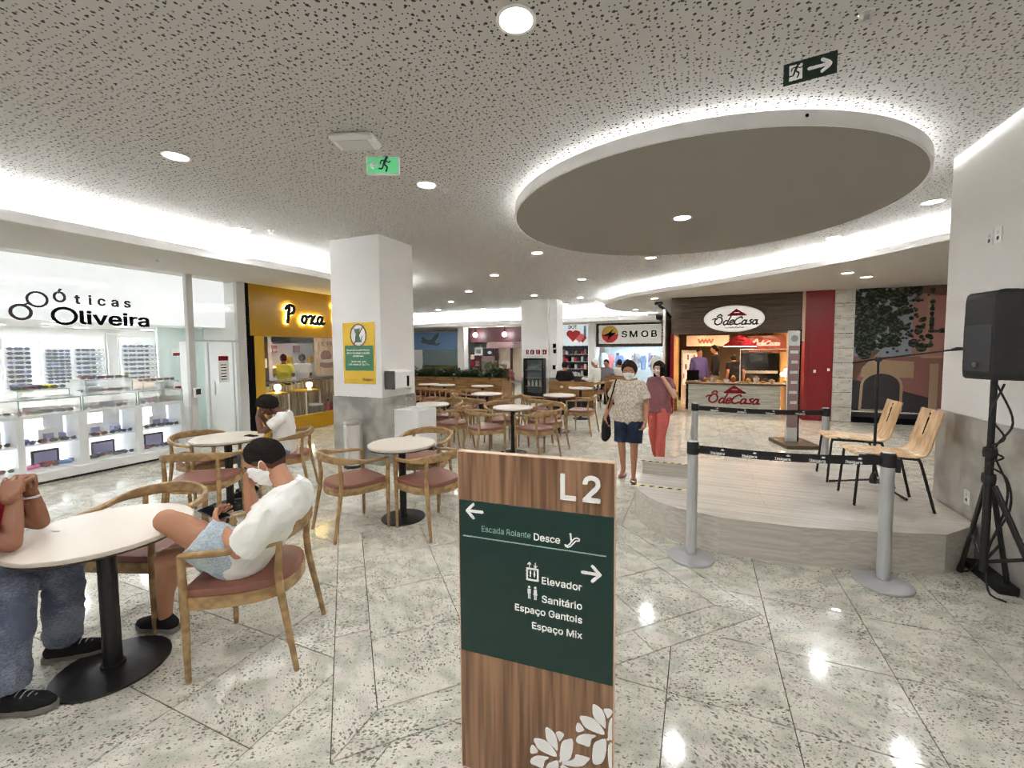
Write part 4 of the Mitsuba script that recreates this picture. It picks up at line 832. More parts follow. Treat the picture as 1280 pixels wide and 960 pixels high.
# entrance door and notices
t = thing('shop_door', 'greenish glass door of the optician with a red headed notice', 'door'); part(t, 'leaf', bx(-7.62, -7.61, 4.60, 5.01, .03, 1.79), 'glass_pane', smooth=False); part(t, 'frame', cat_([bx(-7.63, -7.60, 4.585, 4.60, .0, 1.80), bx(-7.63, -7.60, 5.0, 5.015, 0, 1.8), bx(-7.635, -7.60, 4.60, 5.01, 0, .05)]), 'off_white', smooth=False)
part(t, 'handle', tube([(-7.59, 4.66, .90), (-7.57, 4.66, .92), (-7.57, 4.66, 1.12), (-7.59, 4.66, 1.14)], .009, 8), 'chrome')
pr_('pale_door', s2l(214, 230, 226), .4); struct('wall_entrance', bx(-8.62, -8.57, 4.37, 5.1, 0, 2.06), 'pale_door', 'pale green wall behind the glass door', smooth=False)
t = thing('door_notice', 'white paper notice with a red heading taped to the optician door', 'notice'); nm_ = on_wall((-7.605, 4.75, 1.10), (1, 0)); part(t, 'sheet', xf(bx(0, .17, 0, .46, 0, .002), nm_), 'sign_white', smooth=False); part(t, 'heading', xf(bx(.004, .166, .38, .456, .002, .003), nm_), 'maroon', smooth=False)
for k in range(6): part(t, 'printed_line', xf(bx(.04, .13, .05+.05*k, .065+.05*k, .002, .003), nm_), 'charcoal', smooth=False)
t = thing('intercom', 'white intercom box on the panel beside the optician door', 'intercom'); im = on_wall((-7.44, 4.24, .90), (1, 0)); part(t, 'case', xf(bx(0, .11, 0, .16, 0, .04, .006), im), 'white_plastic'); part(t, 'keypad', xf(bx(.02, .09, .05, .14, .04, .042), im), 'charcoal', smooth=False)
for k, (z, nm) in enumerate(((1.56, 'upper'), (1.0, 'lower'))):
    t = thing('shelf_sign', f'{nm} small red and white sign inside the optician by the window post', 'sign'); part(t, 'card', bx(-8.05, -8.04, 4.30, 4.42, z, z+.13), 'sign_white', smooth=False); part(t, 'red_print', bx(-8.039, -8.036, 4.31, 4.41, z+.01, z+.06), 'maroon', smooth=False)
# ================================================================ yellow shop
yf = thing('shop_facade', 'glossy yellow shop front with backlit script lettering', 'shop front')
part(yf, 'fascia', bx(FX-.12, FX, 5.26, 9.3, 1.92, H_LEFT, .004), 'yellow_gloss', smooth=False); part(yf, 'post', bx(FX-.12, FX, 5.33, 5.52, .0, 1.92), 'yellow_matte', smooth=False); part(yf, 'dark_reveal', bx(FX-.12, FX-.005, 5.175, 5.33, 0, H_LEFT), 'ink_black', smooth=False)
part(yf, 'sill', bx(FX-.12, FX, 5.52, 9.3, 0, .31, .004), 'yellow_gloss', smooth=False); part(yf, 'pane', bx(FX-.06, FX-.052, 5.52, 7.2, .31, 1.92), 'glass_pane', smooth=False); part(yf, 'pane', bx(FX-.06, FX-.052, 7.22, 9.3, .31, 1.92), 'glass_pane', smooth=False)
GLY = {'P': [[(.05, 0), (.12, .5), (.2, 1.0)], [(-.05, .8), (.1, .98), (.35, 1.02), (.52, .85), (.42, .6), (.15, .5)]], 'o': [[(.2, 0), (.05, .12), (.1, .38), (.27, .45), (.36, .28), (.28, .08), (.2, 0)], [(.27, .45), (.45, .4)]],
       'r': [[(.05, .4), (.15, .48), (.3, .42), (.25, .2), (.2, .02)], [(.5, .48), (.35, .3), (.25, .12), (.5, 0), (.6, .06)]], 'a': [[(.4, .42), (.22, .47), (.05, .25), (.1, .02), (.25, .05), (.38, .3), (.42, .45)], [(.42, .45), (.36, .15), (.42, .02), (.55, .1)]]}
def script(ch, h, w): return affinity.scale(strokes(GLY[ch], w/h), h, h, origin=(0, 0))
for i, (ch, y, z, h) in enumerate([('P', 5.97, 2.20, .33), ('o', 6.30, 2.20, .34), ('r', 6.46, 2.20, .34), ('a', 6.68, 2.20, .34), ('P', 7.16, 2.30, .4), ('a', 7.2, 1.98, .3)]):
    p_ = script(ch, h, .054)
    k = part(yf, 'letter', xf(ext(p_, .02), LM(y, z) @ TR(0, 0, .045)), 'ink_dark', smooth=False, label='dark backlit script letter')
    part(k, 'glow', xf(ext(p_.buffer(.012), .012), LM(y, z) @ TR(0, 0, .02)), 'yellow_matte', smooth=False, label='yellow glow behind the letter', emitter=emit(2.2, (1.0, .83, .22)))
ys = holder('wall_yellow_shop', 'walls of the yellow shop')
part(ys, 'back_wall', bx(-12.6, -12.5, 5.2, 12.3, 0, 2.86), 'white_paint', smooth=False); part(ys, 'side_wall', slab(LineString([(-10.7, 6.8), (-12.5, 7.7)]).buffer(.03), 0, 2.86), 'white_paint', smooth=False)
part(ys, 'end_wall', bx(-12.5, -9.35, 12.2, 12.3, 0, 2.86), 'white_paint', smooth=False); part(ys, 'return_wall', bx(-9.4, -9.35, 9.3, 12.2, 0, 2.86), 'white_paint', smooth=False); part(ys, 'return_wall', bx(-9.4, -7.63, 9.31, 9.36, 0, 2.86), 'white_paint', smooth=False)
struct('ceiling', slab(Polygon([(FX-.12, 5.35), (FX-.12, 9.3), (-12.5, 12.2), (-12.5, 7.7)]), 2.3, 2.35), 'off_white', 'ceiling inside the yellow shop', smooth=False)
pr_('slat_wood', grain(s2l(104, 88, 66), s2l(150, 132, 102), 30, 30, 3), .5)
t = thing('counter', 'counter of upright grey-brown wood slats inside the yellow shop', 'counter')
for k in range(26): part(t, 'slat', bx(-9.42, -9.40, 6.45+k*.11, 6.45+k*.11+.098, .0, .80+(.06 if k > 12 else 0)), 'slat_wood', smooth=False)
part(t, 'top', bx(-9.9, -9.38, 6.42, 9.3, .82 if False else .865, .90, .004), 'dark_plank', smooth=False)
for y, nm in ((6.75, 'left'), (7.62, 'right')):
    t = thing('bistro_table', f'yellow topped table inside the yellow shop, the {nm} one', 'table'); part(t, 'top', bx(-9.25, -8.7, y-.22, y+.26, .66, .69, .004), 'yellow_gloss', smooth=False); part(t, 'leg', cat_([bx(-8.73, -8.70, y-.2, y-.17, 0, .66), bx(-8.73, -8.70, y+.2, y+.23, 0, .66)]), 'white_plastic', smooth=False)
    t = thing('table_lamp', f'small glowing globe lamp on the {nm} yellow table', 'lamp'); gl = trimesh.creation.icosphere(3, .075); gl.apply_translation((-9.0, y+.16, .80)); part(t, 'foot', lathe([(.001, .69), (.05, .69), (.05, .70), (.02, .73), (.001, .74)], 16, (-9.0, y+.16, 0)), 'white_plastic'); part(t, 'globe', gl, 'white_plastic', smooth=True, label='glowing globe', emitter=emit(2.6, (1.0, .95, .6)))
t = thing('bench', 'low yellow bench in the left of the yellow shop', 'bench'); part(t, 'seat', bx(-9.3, -8.9, 6.1, 6.4, .38, .44, .004), 'yellow_gloss', smooth=False); part(t, 'body', bx(-9.28, -8.92, 6.12, 6.38, 0, .38), 'slat_wood', smooth=False)
pr_('bin_green', s2l(98, 104, 92), .5); t = thing('waste_bin', 'grey-green bin behind the yellow shop window', 'waste bin'); part(t, 'body', lathe([(.001, 0), (.15, 0), (.155, .36), (.001, .36)], 24, (-8.35, 7.38, 0)), 'bin_green', smooth=40); part(t, 'lid', lathe([(.16, .36), (.16, .395), (.10, .40), (.001, .395)], 24, (-8.35, 7.38, 0)), 'brushed', smooth=40)
t = thing('fire_extinguisher', 'red fire extinguisher beside the bin in the yellow shop', 'fire extinguisher'); part(t, 'cylinder', lathe([(.001, 0), (.075, 0), (.08, .02), (.08, .33), (.05, .39), (.02, .41), (.001, .41)], 20, (-8.4, 7.80, 0)), 'maroon', smooth=40); part(t, 'valve', cat_([bx(-8.42, -8.38, 7.78, 7.82, .41, .45), bx(-8.41, -8.39, 7.74, 7.86, .45, .462)]), 'black_plastic'); part(t, 'hose', tube(spline([(-8.39, 7.83, .43), (-8.37, 7.9, .36), (-8.37, 7.89, .2)], 5), .01, 6), 'black_plastic')
t = thing('wall_poster', 'brown food poster on the right inside the yellow shop', 'poster'); pm = on_wall((-9.95, 8.80, .95), (1, -.15)); part(t, 'sheet', xf(bx(0, 1.0, 0, 1.12, 0, .01), pm), 'ply_chair', smooth=False)
pr_('poster_brown', s2l(150, 84, 62), .5); pr_('poster_cream', s2l(214, 196, 176), .5)
part(t, 'cake_picture', xf(ext(affinity.scale(Point(0, 0).buffer(1), .17, .16), .003), pm @ TR(.36, .55, .01)), 'poster_brown', smooth=False); part(t, 'cake_picture', xf(ext(affinity.scale(Point(0, 0).buffer(1), .25, .10), .004), pm @ TR(.40, .30, .01)), 'poster_brown', smooth=False); part(t, 'cream_stroke', xf(ext(affinity.scale(Point(0, 0).buffer(1), .22, .05), .005), pm @ TR(.40, .40, .01)), 'poster_cream', smooth=False)
part(t, 'lettering', xf(text('5,99', .12, .003, True), pm @ TR(.22, .83, .01)), 'poster_brown', smooth=False, label='price lettering')
t = thing('menu_board', 'dark grey panel with two white sheets at the left of the yellow shop', 'notice board'); part(t, 'panel', bx(-10.02, -10.0, 6.75, 7.45, .75, 2.0), 'charcoal', smooth=False)
for y in (7.16, 7.32): part(t, 'sheet', bx(-9.999, -9.996, y, y+.1, 1.22, 1.46), 'sign_white', smooth=False)
part(t, 'post', bx(-10.03, -9.98, 7.45, 7.54, 0, 2.3), 'white_paint', smooth=False)
t = thing('back_shelf', 'shelving with pale goods at the back of the yellow shop', 'shelf'); part(t, 'frame', bx(-12.4, -12.2, 7.6, 11.6, .0, 1.9), 'off_white', smooth=False); part(t, 'dark_band', bx(-12.19, -12.17, 7.6, 11.6, 1.95, 2.15), 'charcoal', smooth=False)
for k in range(14): part(t, 'goods', bx(-12.2, -12.08, 7.8+k*.27, 7.97+k*.27, .9+.35*(k % 3), 1.12+.35*(k % 3)), ('poster_cream', 'yellow_matte', 'mauve_print')[k % 3], smooth=False)
for k, (x, y) in enumerate(((-8.6, 7.0), (-9.8, 8.3), (-11.2, 8.2), (-11.2, 9.2))): downlight(x, y, 2.3, f'downlight inside the yellow shop, {ORD[k]} from the window', power=SHOP*1.6, group='downlights inside the yellow shop')
# ================================================================ back row of shops, about 17 m away
YB = 17.0
W2 = lambda x, z, y=YB: on_wall((x, y, z), (0, -1))
def wb(x0, x1, z0, z1, y=YB, t=.05): return bx(x0, x1, y, y+t, z0, z1)
pr_('sky_blue', s2l(118, 150, 192), .5); pr_('bird_grey', s2l(92, 100, 110), .6); pr_('olive', s2l(96, 88, 50), .6); pr_('burgundy', s2l(66, 34, 36), .5); pr_('teal_grey', s2l(120, 136, 138), .4)
struct('wall_back', bx(-15, -1.0, 19.6, 19.7, 0, 2.8), 'white_paint', 'back walls of the far shops', smooth=False)
t = thing('shop_facade', 'far shop front with a sky blue sign showing a flying bird', 'shop front')
part(t, 'sign_panel', wb(-13.6, -10.2, 1.68, 2.50), 'sky_blue', smooth=False)
bird = unary_union([affinity.rotate(affinity.scale(Point(0, 0).buffer(1), .34, .13), -12), Polygon([(-.02, .05), (.30, .42), (.52, .52), (.46, .30), (.22, -.02)]), Polygon([(-.06, 0), (-.36, .30), (-.50, .26), (-.30, .06), (-.12, -.08)]), Polygon([(.25, -.08), (.62, -.02), (.42, -.2), (.2, -.16)]), affinity.translate(Point(0, 0).buffer(.11), -.36, .06)])
part(t, 'bird_emblem', xf(ext(bird, .02), W2(-11.75, 2.02) @ np.diag([1.0, .85, 1, 1])), 'bird_grey', smooth=False)
part(t, 'wall_panel', wb(-13.6, -12.2, 0, 1.68), 'white_paint', smooth=False); part(t, 'glass', wb(-12.2, -10.25, .9, 1.68, YB+.02, .01), 'teal_grey', smooth=False); part(t, 'counter_front', wb(-12.2, -10.25, 0, .95, YB-.02), 'olive', smooth=False)
part(t, 'post', bx(-10.2, -9.86, YB-.1, YB+.3, 0, 2.67), 'white_paint', smooth=False)
t = thing('shop_facade', 'dark burgundy restaurant front with hanging lamps and a television', 'shop front')
part(t, 'fascia', wb(-9.86, -7.0, 2.0, 2.67, YB+.4), 'burgundy', smooth=False); part(t, 'cream_beam', wb(-8.9, -7.1, 1.72, 1.98, YB+.3), 'mauve_print', smooth=False); part(t, 'back_panel', wb(-9.3, -8.6, .5, 1.72, YB+.5), 'mauve_print', smooth=False); part(t, 'back_panel', wb(-8.4, -7.1, .3, 1.72, YB+.6), 'poster_cream', smooth=False); part(t, 'dark_post', wb(-8.5, -8.35, 0, 1.9, YB+.35), 'burgundy', smooth=False); part(t, 'dark_post', wb(-7.75, -7.65, 0, 1.8, YB+.35), 'burgundy', smooth=False)
part(t, 'side_poster', wb(-9.8, -9.25, .5, 1.5, YB+.38), 'burgundy', smooth=False); part(t, 'lettering', xf(text('RESTAURANTE', .1, .01, True, 'c', 1.1), W2(-8.2, 2.1, YB+.39)), 'mauve_print', smooth=False) if False else None
for k in range(5): part(t, 'picture', wb(-9.78+.25*(k % 2), -9.58+.25*(k % 2), .62+.3*(k//2), .84+.3*(k//2), YB+.35, .03), ('mauve_print', 'poster_cream', 'maroon')[k % 3], smooth=False)
t = thing('television', 'small wall television showing a dark picture in the burgundy shop', 'television'); part(t, 'case', wb(-9.02, -8.5, 1.38, 1.72, YB+.2), 'black_plastic', smooth=False); part(t, 'screen', wb(-8.99, -8.53, 1.41, 1.69, YB+.19, .01), 'case_dark', smooth=False); part(t, 'bright_image', xf(ext(affinity.scale(Point(0, 0).buffer(1), .1, .07), .004), W2(-8.7, 1.53, YB+.19)), 'sign_white', smooth=False)
t = thing('hanging_notice', 'white sheet hanging left of the television', 'notice'); part(t, 'cord', cat_([wb(-9.43, -9.42, 1.78, 2.67, YB+.15, .01), wb(-9.08, -9.07, 1.78, 2.67, YB+.15, .01)]), 'black_plastic', smooth=False); part(t, 'sheet', wb(-9.45, -9.05, 1.40, 1.78, YB+.15, .01), 'sign_white', smooth=False); part(t, 'print', wb(-9.36, -9.14, 1.50, 1.66, YB+.145, .005), 'teal_grey', smooth=False)
for x, y, nm in ((-9.35, YB+.1, 'left'), (-7.9, YB+.1, 'right')):
    t = thing('spotlight', f'{nm} bright spotlight under the soffit of the burgundy shop', 'spotlight'); g_ = trimesh.creation.icosphere(2, .10); g_.apply_translation((x, y-.04, 2.33)); part(t, 'lamp', g_, 'white_plastic', smooth=True, label='glowing lamp', emitter=emit(9.0)); part(t, 'stem', cyl((x, y, 2.35), (x, y, H_BACK), .03, 10), 'black_metal')
# planted partition
pr_('leaf_dark', s2l(46, 66, 38), .5); pr_('leaf_light', s2l(120, 134, 96), .5); pr_('soil', s2l(60, 46, 36), .9)
t = thing('planter', 'long honey coloured wooden planter box forming a low partition', 'planter')
for k, (x0, x1) in enumerate(((-8.9, -8.0), (-8.0, -6.75), (-6.75, -5.0))): part(t, 'panel', bx(x0+.002, x1-.002, 10.60, 10.64, 0, .865), 'panel_wood', smooth=False)
part(t, 'end_panel', bx(-5.04, -5.0, 10.64, 11.25, 0, .865), 'panel_wood', smooth=False); part(t, 'soil', bx(-8.9, -5.04, 10.64, 11.2, .0, .82), 'soil', smooth=False)
def leaf_mesh(L, w): return np.array([(0, 0, 0), (L*.45, w, L*.1), (L, 0, -.02), (L*.45, -w, L*.1)]), np.array([(0, 1, 2), (0, 2, 3)])
def shrub(x, y, z, n, h, r, L, seed):
    g = np.random.default_rng(seed); vs, fs = [], []
    for k in range(n):
        v, f = leaf_mesh(L*g.uniform(.7, 1.3), L*.28); a, b = g.uniform(0, 6.28), g.uniform(-.9, .5); c, s_ = math.cos(b), math.sin(b); v = v @ np.array([[c, 0, -s_], [0, 1, 0], [s_, 0, c]]).T; c, s_ = math.cos(a), math.sin(a); v = v @ np.array([[c, -s_, 0], [s_, c, 0], [0, 0, 1]]).T
        q = g.uniform(0, 1); fs.append(f+len(vs)*4); vs.append(v+[x+r*g.normal()*.5, y+r*g.normal()*.5, z+h*q])
    return trimesh.Trimesh(np.vstack(vs), np.vstack(fs), process=False)
for k in range(15):
    x = -8.75+k*.26; single('shrub', shrub(x, 10.85, .83, 150, .20+.05*(k % 3), .22, .12, 60+k), 'leaf_dark', f'low dark green leafy shrub, {ORD[k]} from the left in the wooden planter', 'plant', 'low shrubs in the planter', smooth=False)
single('potted_fern', shrub(-5.55, 11.0, .90, 110, .42, .22, .20, 90), 'leaf_light', 'taller pale green plant at the right end of the planter', 'plant', smooth=False)
for k, x in enumerate((-7.9, -6.6, -5.75)):
    g_ = trimesh.creation.icosphere(1, .035); g_.apply_translation((x, 10.72, .93)); single('flower', g_, 'sign_white', ('left', 'middle', 'right')[k]+' one of the white blossoms among the planter shrubs', 'flower', 'white blossoms in the planter', smooth=True)
# booth partitions
def booth(x0, x1, y, h, label, slots):
    t = thing('booth_partition', label, 'partition'); part(t, 'panel', bx(x0, x1, y, y+.04, .0, h), 'panel_wood', smooth=False)
    for a, b in slots: part(t, 'slot', bx(a, b, y-.004, y, h-.17, h-.12), 'poster_cream', smooth=False, label='pale slot')
    part(t, 'seat', bx(x0, x1, y-.42, y, .40, .46, .006), 'leather_dark', smooth=False); part(t, 'foot', bx(x0+.05, x1-.05, y-.36, y-.3, 0, .40), 'black_metal', smooth=False)
booth(-3.62, -2.42, 10.55, .82, 'honey coloured booth partition with pale slots before the far column', ((-3.30, -3.22), (-3.08, -2.95), (-2.82, -2.76)))
booth(-2.65, -1.9, 13.0, .84, 'honey coloured booth partition behind the seated man in a cap', ((-2.5, -2.3),))
booth(-8.2, -5.2, 10.5, .56, 'low booth backrest along the planter', ())
for x, y, l in ((-6.15, 9.5, 'small square topped table left before the planter'), (-5.05, 9.55, 'small table right before the planter'), (-6.7, 9.6, 'small table farthest left before the planter'), (-2.55, 9.75, 'small table before the slotted booth partition')): cafe_table(x, y, l, .78)
for x, y, a, l in ((-6.1, 8.9, 1.57, 'oak café armchair with its back to us before the planter, left'), (-5.4, 8.7, 1.4, 'oak café armchair with its back to us before the planter, middle'), (-4.95, 8.85, 1.7, 'oak café armchair with its back to us before the planter, right'), (-6.75, 8.95, 1.57, 'oak café armchair beside the column edge before the planter')): cafe_chair(x, y, a, l)
# cooler against the far column, pictograms and switches
t = thing('glass_cooler', 'black framed glass fronted cooler at the foot of the far column', 'cooler'); x0, x1, z0, z1 = -5.13, -4.46, .22, 1.37
part(t, 'frame', cat_([bx(x0, x0+.05, 12.5, 12.72, z0, z1), bx(x1-.05, x1, 12.5, 12.72, z0, z1), bx(x0, x1, 12.5, 12.72, z1-.05, z1), bx(x0, x1, 12.5, 12.72, z0, z0+.06), bx(x0+.04, x1-.04, 12.52, 12.70, .0, z0)]), 'black_metal', smooth=False); part(t, 'back', bx(x0+.05, x1-.05, 12.70, 12.72, z0, z1), 'teal_grey', smooth=False); part(t, 'glass', bx(x0+.05, x1-.05, 12.505, 12.51, z0+.06, z1-.05), 'glass_pane', smooth=False)
for z in (.48, .74, 1.0): part(t, 'shelf', bx(x0+.05, x1-.05, 12.55, 12.69, z, z+.012), 'brushed', smooth=False)
for k in range(4):
    q = thing('bottle', f'pale bottle on the lowest shelf of the cooler, {ORD[k]} from left', 'bottle', 'bottles in the cooler'); part(q, 'glass', lathe([(.001, 0), (.035, 0), (.036, .12), (.014, .17), (.014, .2), (.001, .2)], 12, (-5.0+.13*k, 12.62, .492)), 'off_white', smooth=50)
for k, x in enumerate((-5.13, -4.99, -4.79, -4.57)):
    t = thing('pictogram', ('first', 'second', 'third', 'fourth')[k]+' red pictogram plate from the left on the far column', 'sign', 'pictogram plates on the far column'); part(t, 'plate', bx(x, x+(.09 if k == 0 else .13), 12.742, 12.75, 1.50, 1.64), 'maroon', smooth=False); part(t, 'symbol', xf(ext(affinity.scale(wc(0, 0, 2.2, k % 2 == 1), 1, 1), .002), on_wall((x+.06, 12.742, 1.56), (0, -1))), 'sign_white', smooth=False)
for x, z, h, l in ((-4.28, 1.70, .13, 'round dark device on the far column'), (-4.27, 1.53, .12, 'lower dark device on the far column'), (-4.29, 1.02, .13, 'dark switch box low on the far column')): single('switch_box', bx(x, x+.09, 12.90, 12.95, z, z+h, .01), 'ink_black', l, 'switch')
# heart shop and the white sign shop
pr_('heart_red', s2l(196, 50, 54), .5); pr_('heart_pink', s2l(226, 130, 130), .5); pr_('ice', s2l(214, 232, 238), .4)
t = thing('shop_facade', 'shop window with red hearts on a pale blue panel above shelves', 'shop front')
part(t, 'upper_panel', wb(-5.4, -4.08, 1.80, 2.67), 'ice', smooth=False, emitter=emit(.05, COOL_L))
def heart(s): return unary_union([Point(-.5*s, .3*s).buffer(.56*s), Point(.5*s, .3*s).buffer(.56*s), Polygon([(-1.0*s, .06*s), (1.0*s, .06*s), (0, -1.1*s)])])
for x, z, s_, m_ in ((-4.76, 2.22, .25, 'heart_red'), (-4.50, 2.12, .19, 'heart_pink'), (-4.36, 2.08, .15, 'heart_red'), (-4.60, 2.28, .14, 'heart_red')): part(t, 'heart', xf(ext(heart(s_), .01), W2(x, z, YB) @ TR(0, 0, .01*int(s_*100-10)/3)), m_, smooth=False)
part(t, 'lettering', xf(text('DOT', .13, .01, True, 'c', .36), W2(-4.78, 2.50)), 'ink_dark', smooth=False)
part(t, 'blue_strip', wb(-4.32, -4.22, 2.2, 2.6, YB-.01, .01), 'sky_blue', smooth=False); part(t, 'shelf_unit', wb(-5.4, -4.08, 0, 1.80, YB+.5), 'charcoal', smooth=False)
r_ = np.random.default_rng(5)
for z in (.55, .85, 1.15, 1.45):
    part(t, 'shelf', bx(-5.35, -4.12, YB+.28, YB+.5, z-.02, z), 'off_white', smooth=False)
    for k in range(9): single('boxed_goods', bx(-5.32+k*.133, -5.32+k*.133+.09, YB+.30, YB+.42, z, z+.12+.1*r_.random()), ('off_white', 'case_dark', 'mauve_print', 'ink_black', 'heart_red')[int(r_.integers(5))], f'small packet, {ORD[k]} from left on the {ORD[int((z-.5)/.3)]} shelf up below the hearts', 'packet', 'packets on the shelves of the heart shop', smooth=False)
part(t, 'pillar', bx(-4.08, -3.80, YB-.25, YB+.6, 0, 2.67), 'white_paint', smooth=False)
t = thing('shop_facade', 'shop front with a white sign of black capitals and a red and gold disc', 'shop front'); pr_('brown_frame', s2l(58, 42, 36), .4); pr_('sign_cream', s2l(218, 215, 206), .4)
part(t, 'sign_panel', wb(-3.70, -1.30, 1.86, 2.60), 'sign_cream', smooth=False, emitter=emit(.018)); part(t, 'side_panel', wb(-1.24, -1.02, 1.86, 2.60), 'sign_cream', smooth=False)
part(t, 'frame', cat_([wb(-3.80, -3.70, 1.74, 2.67, YB-.05, .1), wb(-1.02, -.86, 1.74, 2.67, YB-.05, .1), wb(-3.8, -.86, 2.60, 2.67, YB-.05, .1), wb(-3.8, -.86, 1.74, 1.86, YB-.05, .1), wb(-1.30, -1.24, 1.86, 2.6, YB-.05, .1)]), 'brown_frame', smooth=False)
c_ = Point(0, 0).buffer(.33, quad_segs=12); pr_('gold', s2l(196, 160, 56), .4)
k = part(t, 'round_emblem', xf(ext(c_, .012), W2(-3.26, 2.24)), 'heart_red', smooth=False, label='round red and gold emblem'); part(k, 'upper_half', xf(ext(c_.intersection(sbox(-.4, .0, .4, .4)), .004), W2(-3.26, 2.24) @ TR(0, 0, .012)), 'gold', smooth=False)
part(k, 'dark_bolt', xf(ext(Polygon([(-.27, -.06), (-.05, .05), (.14, .22), (.05, .05), (.25, .06), (.04, -.10), (-.10, -.25), (-.04, -.06)]), .004), W2(-3.26, 2.24) @ TR(0, 0, .017)), 'ink_black', smooth=False)
for ch, x in zip('SMOB', (-2.80, -2.49, -2.05, -1.68)):
    L = xf(text(ch, .23, .01, True), W2(x, 2.12) @ np.diag([1.2, 1, 1, 1])); part(t, 'lettering', L, 'ink_black', smooth=False)
part(t, 'pane', wb(-3.75, -.9, .05, 1.74, YB, .01), 'glass_pane', smooth=False); part(t, 'back_wall', wb(-3.8, -.86, 0, 1.9, YB+1.6), 'ice', smooth=False); part(t, 'ceiling', bx(-3.8, -.86, YB+.05, YB+1.6, 1.95, 2.0), 'white_paint', smooth=False); part(t, 'side_wall', bx(-.86, -.80, 11.6, YB+1.6, 0, 2.67), 'white_paint', smooth=False)
for k, x in enumerate((-3.3, -2.7, -2.1, -1.3)): downlight(x, YB+.7, 1.95, f'bright downlight inside the white sign shop, {ORD[k]} from left', power=SHOP*4, col=COOL_L, group='downlights in the white sign shop')
cols = ('ice', 'heart_pink', 'navy_denim', 'case_blue', 'white_tee', 'case_dark', 'light_denim', 'sky_blue', 'case_lilac', 'frame_blue')
def shirt_mesh(w, h, d): return blend([hullS((V(-w*.3, 0, 0), d), (V(w*.3, 0, 0), d), (V(-w*.28, 0, -h), d), (V(w*.28, 0, -h), d)), hullS((V(-w*.3, 0, -.02), d*.8), (V(-w*.62, 0, -h*.42), d*.7)), hullS((V(w*.3, 0, -.02), d*.8), (V(w*.62, 0, -h*.42), d*.7))], .05, 4)
SH = shirt_mesh(.36, .5, .05)
for k in range(12):
    x = -3.6+k*.22; y = YB+.5+.35*(k % 3)
    single('hanging_garment', xf(SH, TR(x, y, 1.45-.1*(k % 2), .9+.3*(k % 3))), cols[k % len(cols)], f'{ORD[k]} garment from left hanging in the bright far shop window, {("pale blue", "pink", "navy", "blue", "white", "dark", "denim", "sky blue", "lilac", "dark blue")[k % 10]} one', 'garment', 'garments in the white sign shop', smooth=True)
t = thing('mannequin', 'dark headless mannequin in a white shirt in the bright far shop window', 'mannequin'); part(t, 'shirt', xf(SH, TR(-1.5, YB+.25, 1.30) @ np.diag([1.25, 1.1, 1.1, 1])), 'white_tee', smooth=True); part(t, 'neck', lathe([(.05, 1.28), (.045, 1.42), (.001, 1.43)], 16, (-1.5, YB+.25, 0)), 'off_white'); part(t, 'stand', cat_([cyl((-1.5, YB+.25, .02), (-1.5, YB+.25, .75), .02, 10), lathe([(.001, 0), (.18, 0), (.18, .02), (.001, .02)], 20, (-1.5, YB+.25, 0))]), 'chrome')
t = thing('counter', 'low brown wooden bench front beside the red shop post', 'bench'); part(t, 'front', xf(bx(-.45, .55, -.02, .02, 0, .42), TR(-1.05, 11.9, 0, .1)), 'panel_wood', smooth=False); part(t, 'seat', xf(bx(-.47, .57, -.02, .38, .42, .47, .004), TR(-1.05, 11.9, 0, .1)), 'panel_wood', smooth=False); part(t, 'end_panel', xf(bx(-.45, -.41, .0, .36, 0, .42), TR(-1.05, 11.9, 0, .1)), 'panel_wood', smooth=False); part(t, 'end_panel', xf(bx(.51, .55, .0, .36, 0, .42), TR(-1.05, 11.9, 0, .1)), 'panel_wood', smooth=False)
t = thing('wall_bracket', 'dark slanting bracket under the curved soffit left of the timber fascia', 'bracket'); part(t, 'arm', tube([(-1.02, 12.2, 2.83), (-.88, 12.2, 2.72), (-.70, 12.2, 2.48)], .035, 8), 'black_metal'); part(t, 'ceiling_plate', bx(-1.12, -.92, 12.12, 12.28, 2.84, H_RIGHT, .004), 'black_metal')
# ================================================================ bakery restaurant and the right hand wall
YF = 11.4
WF = lambda x, z, y=YF: on_wall((x, y, z), (0, -1))
t = thing('shop_facade', 'restaurant front of dark timber planks with an oval lit sign', 'shop front')
z = 2.0
while z < 2.91:
    part(t, 'plank', bx(-.64, 2.16, YF, YF+.06, z+.002, min(z+.13, 2.92)-.002), 'dark_plank', smooth=False); z += .13
part(t, 'corner_trim', bx(2.16, 2.22, YF-.02, YF+.06, 1.8, 2.92), 'edge_oak', smooth=False)
part(t, 'side_planks', bx(-.64, -.58, YF+.06, 15.8, 2.0, 2.92), 'dark_plank', smooth=False)
OV = lambda rx, rz: affinity.scale(Point(0, 0).buffer(1, quad_segs=24), rx, rz)
os_ = part(t, 'oval_sign', xf(ext(OV(.64, .30), .06), WF(.76, 2.35)), 'sign_white', smooth=False, label='white oval sign with red house emblem', emitter=emit(.045, (1, .95, .88)))
part(os_, 'rim', xf(ext(OV(.655, .315).difference(OV(.635, .295)), .066), WF(.76, 2.35)), 'steel', smooth=False)
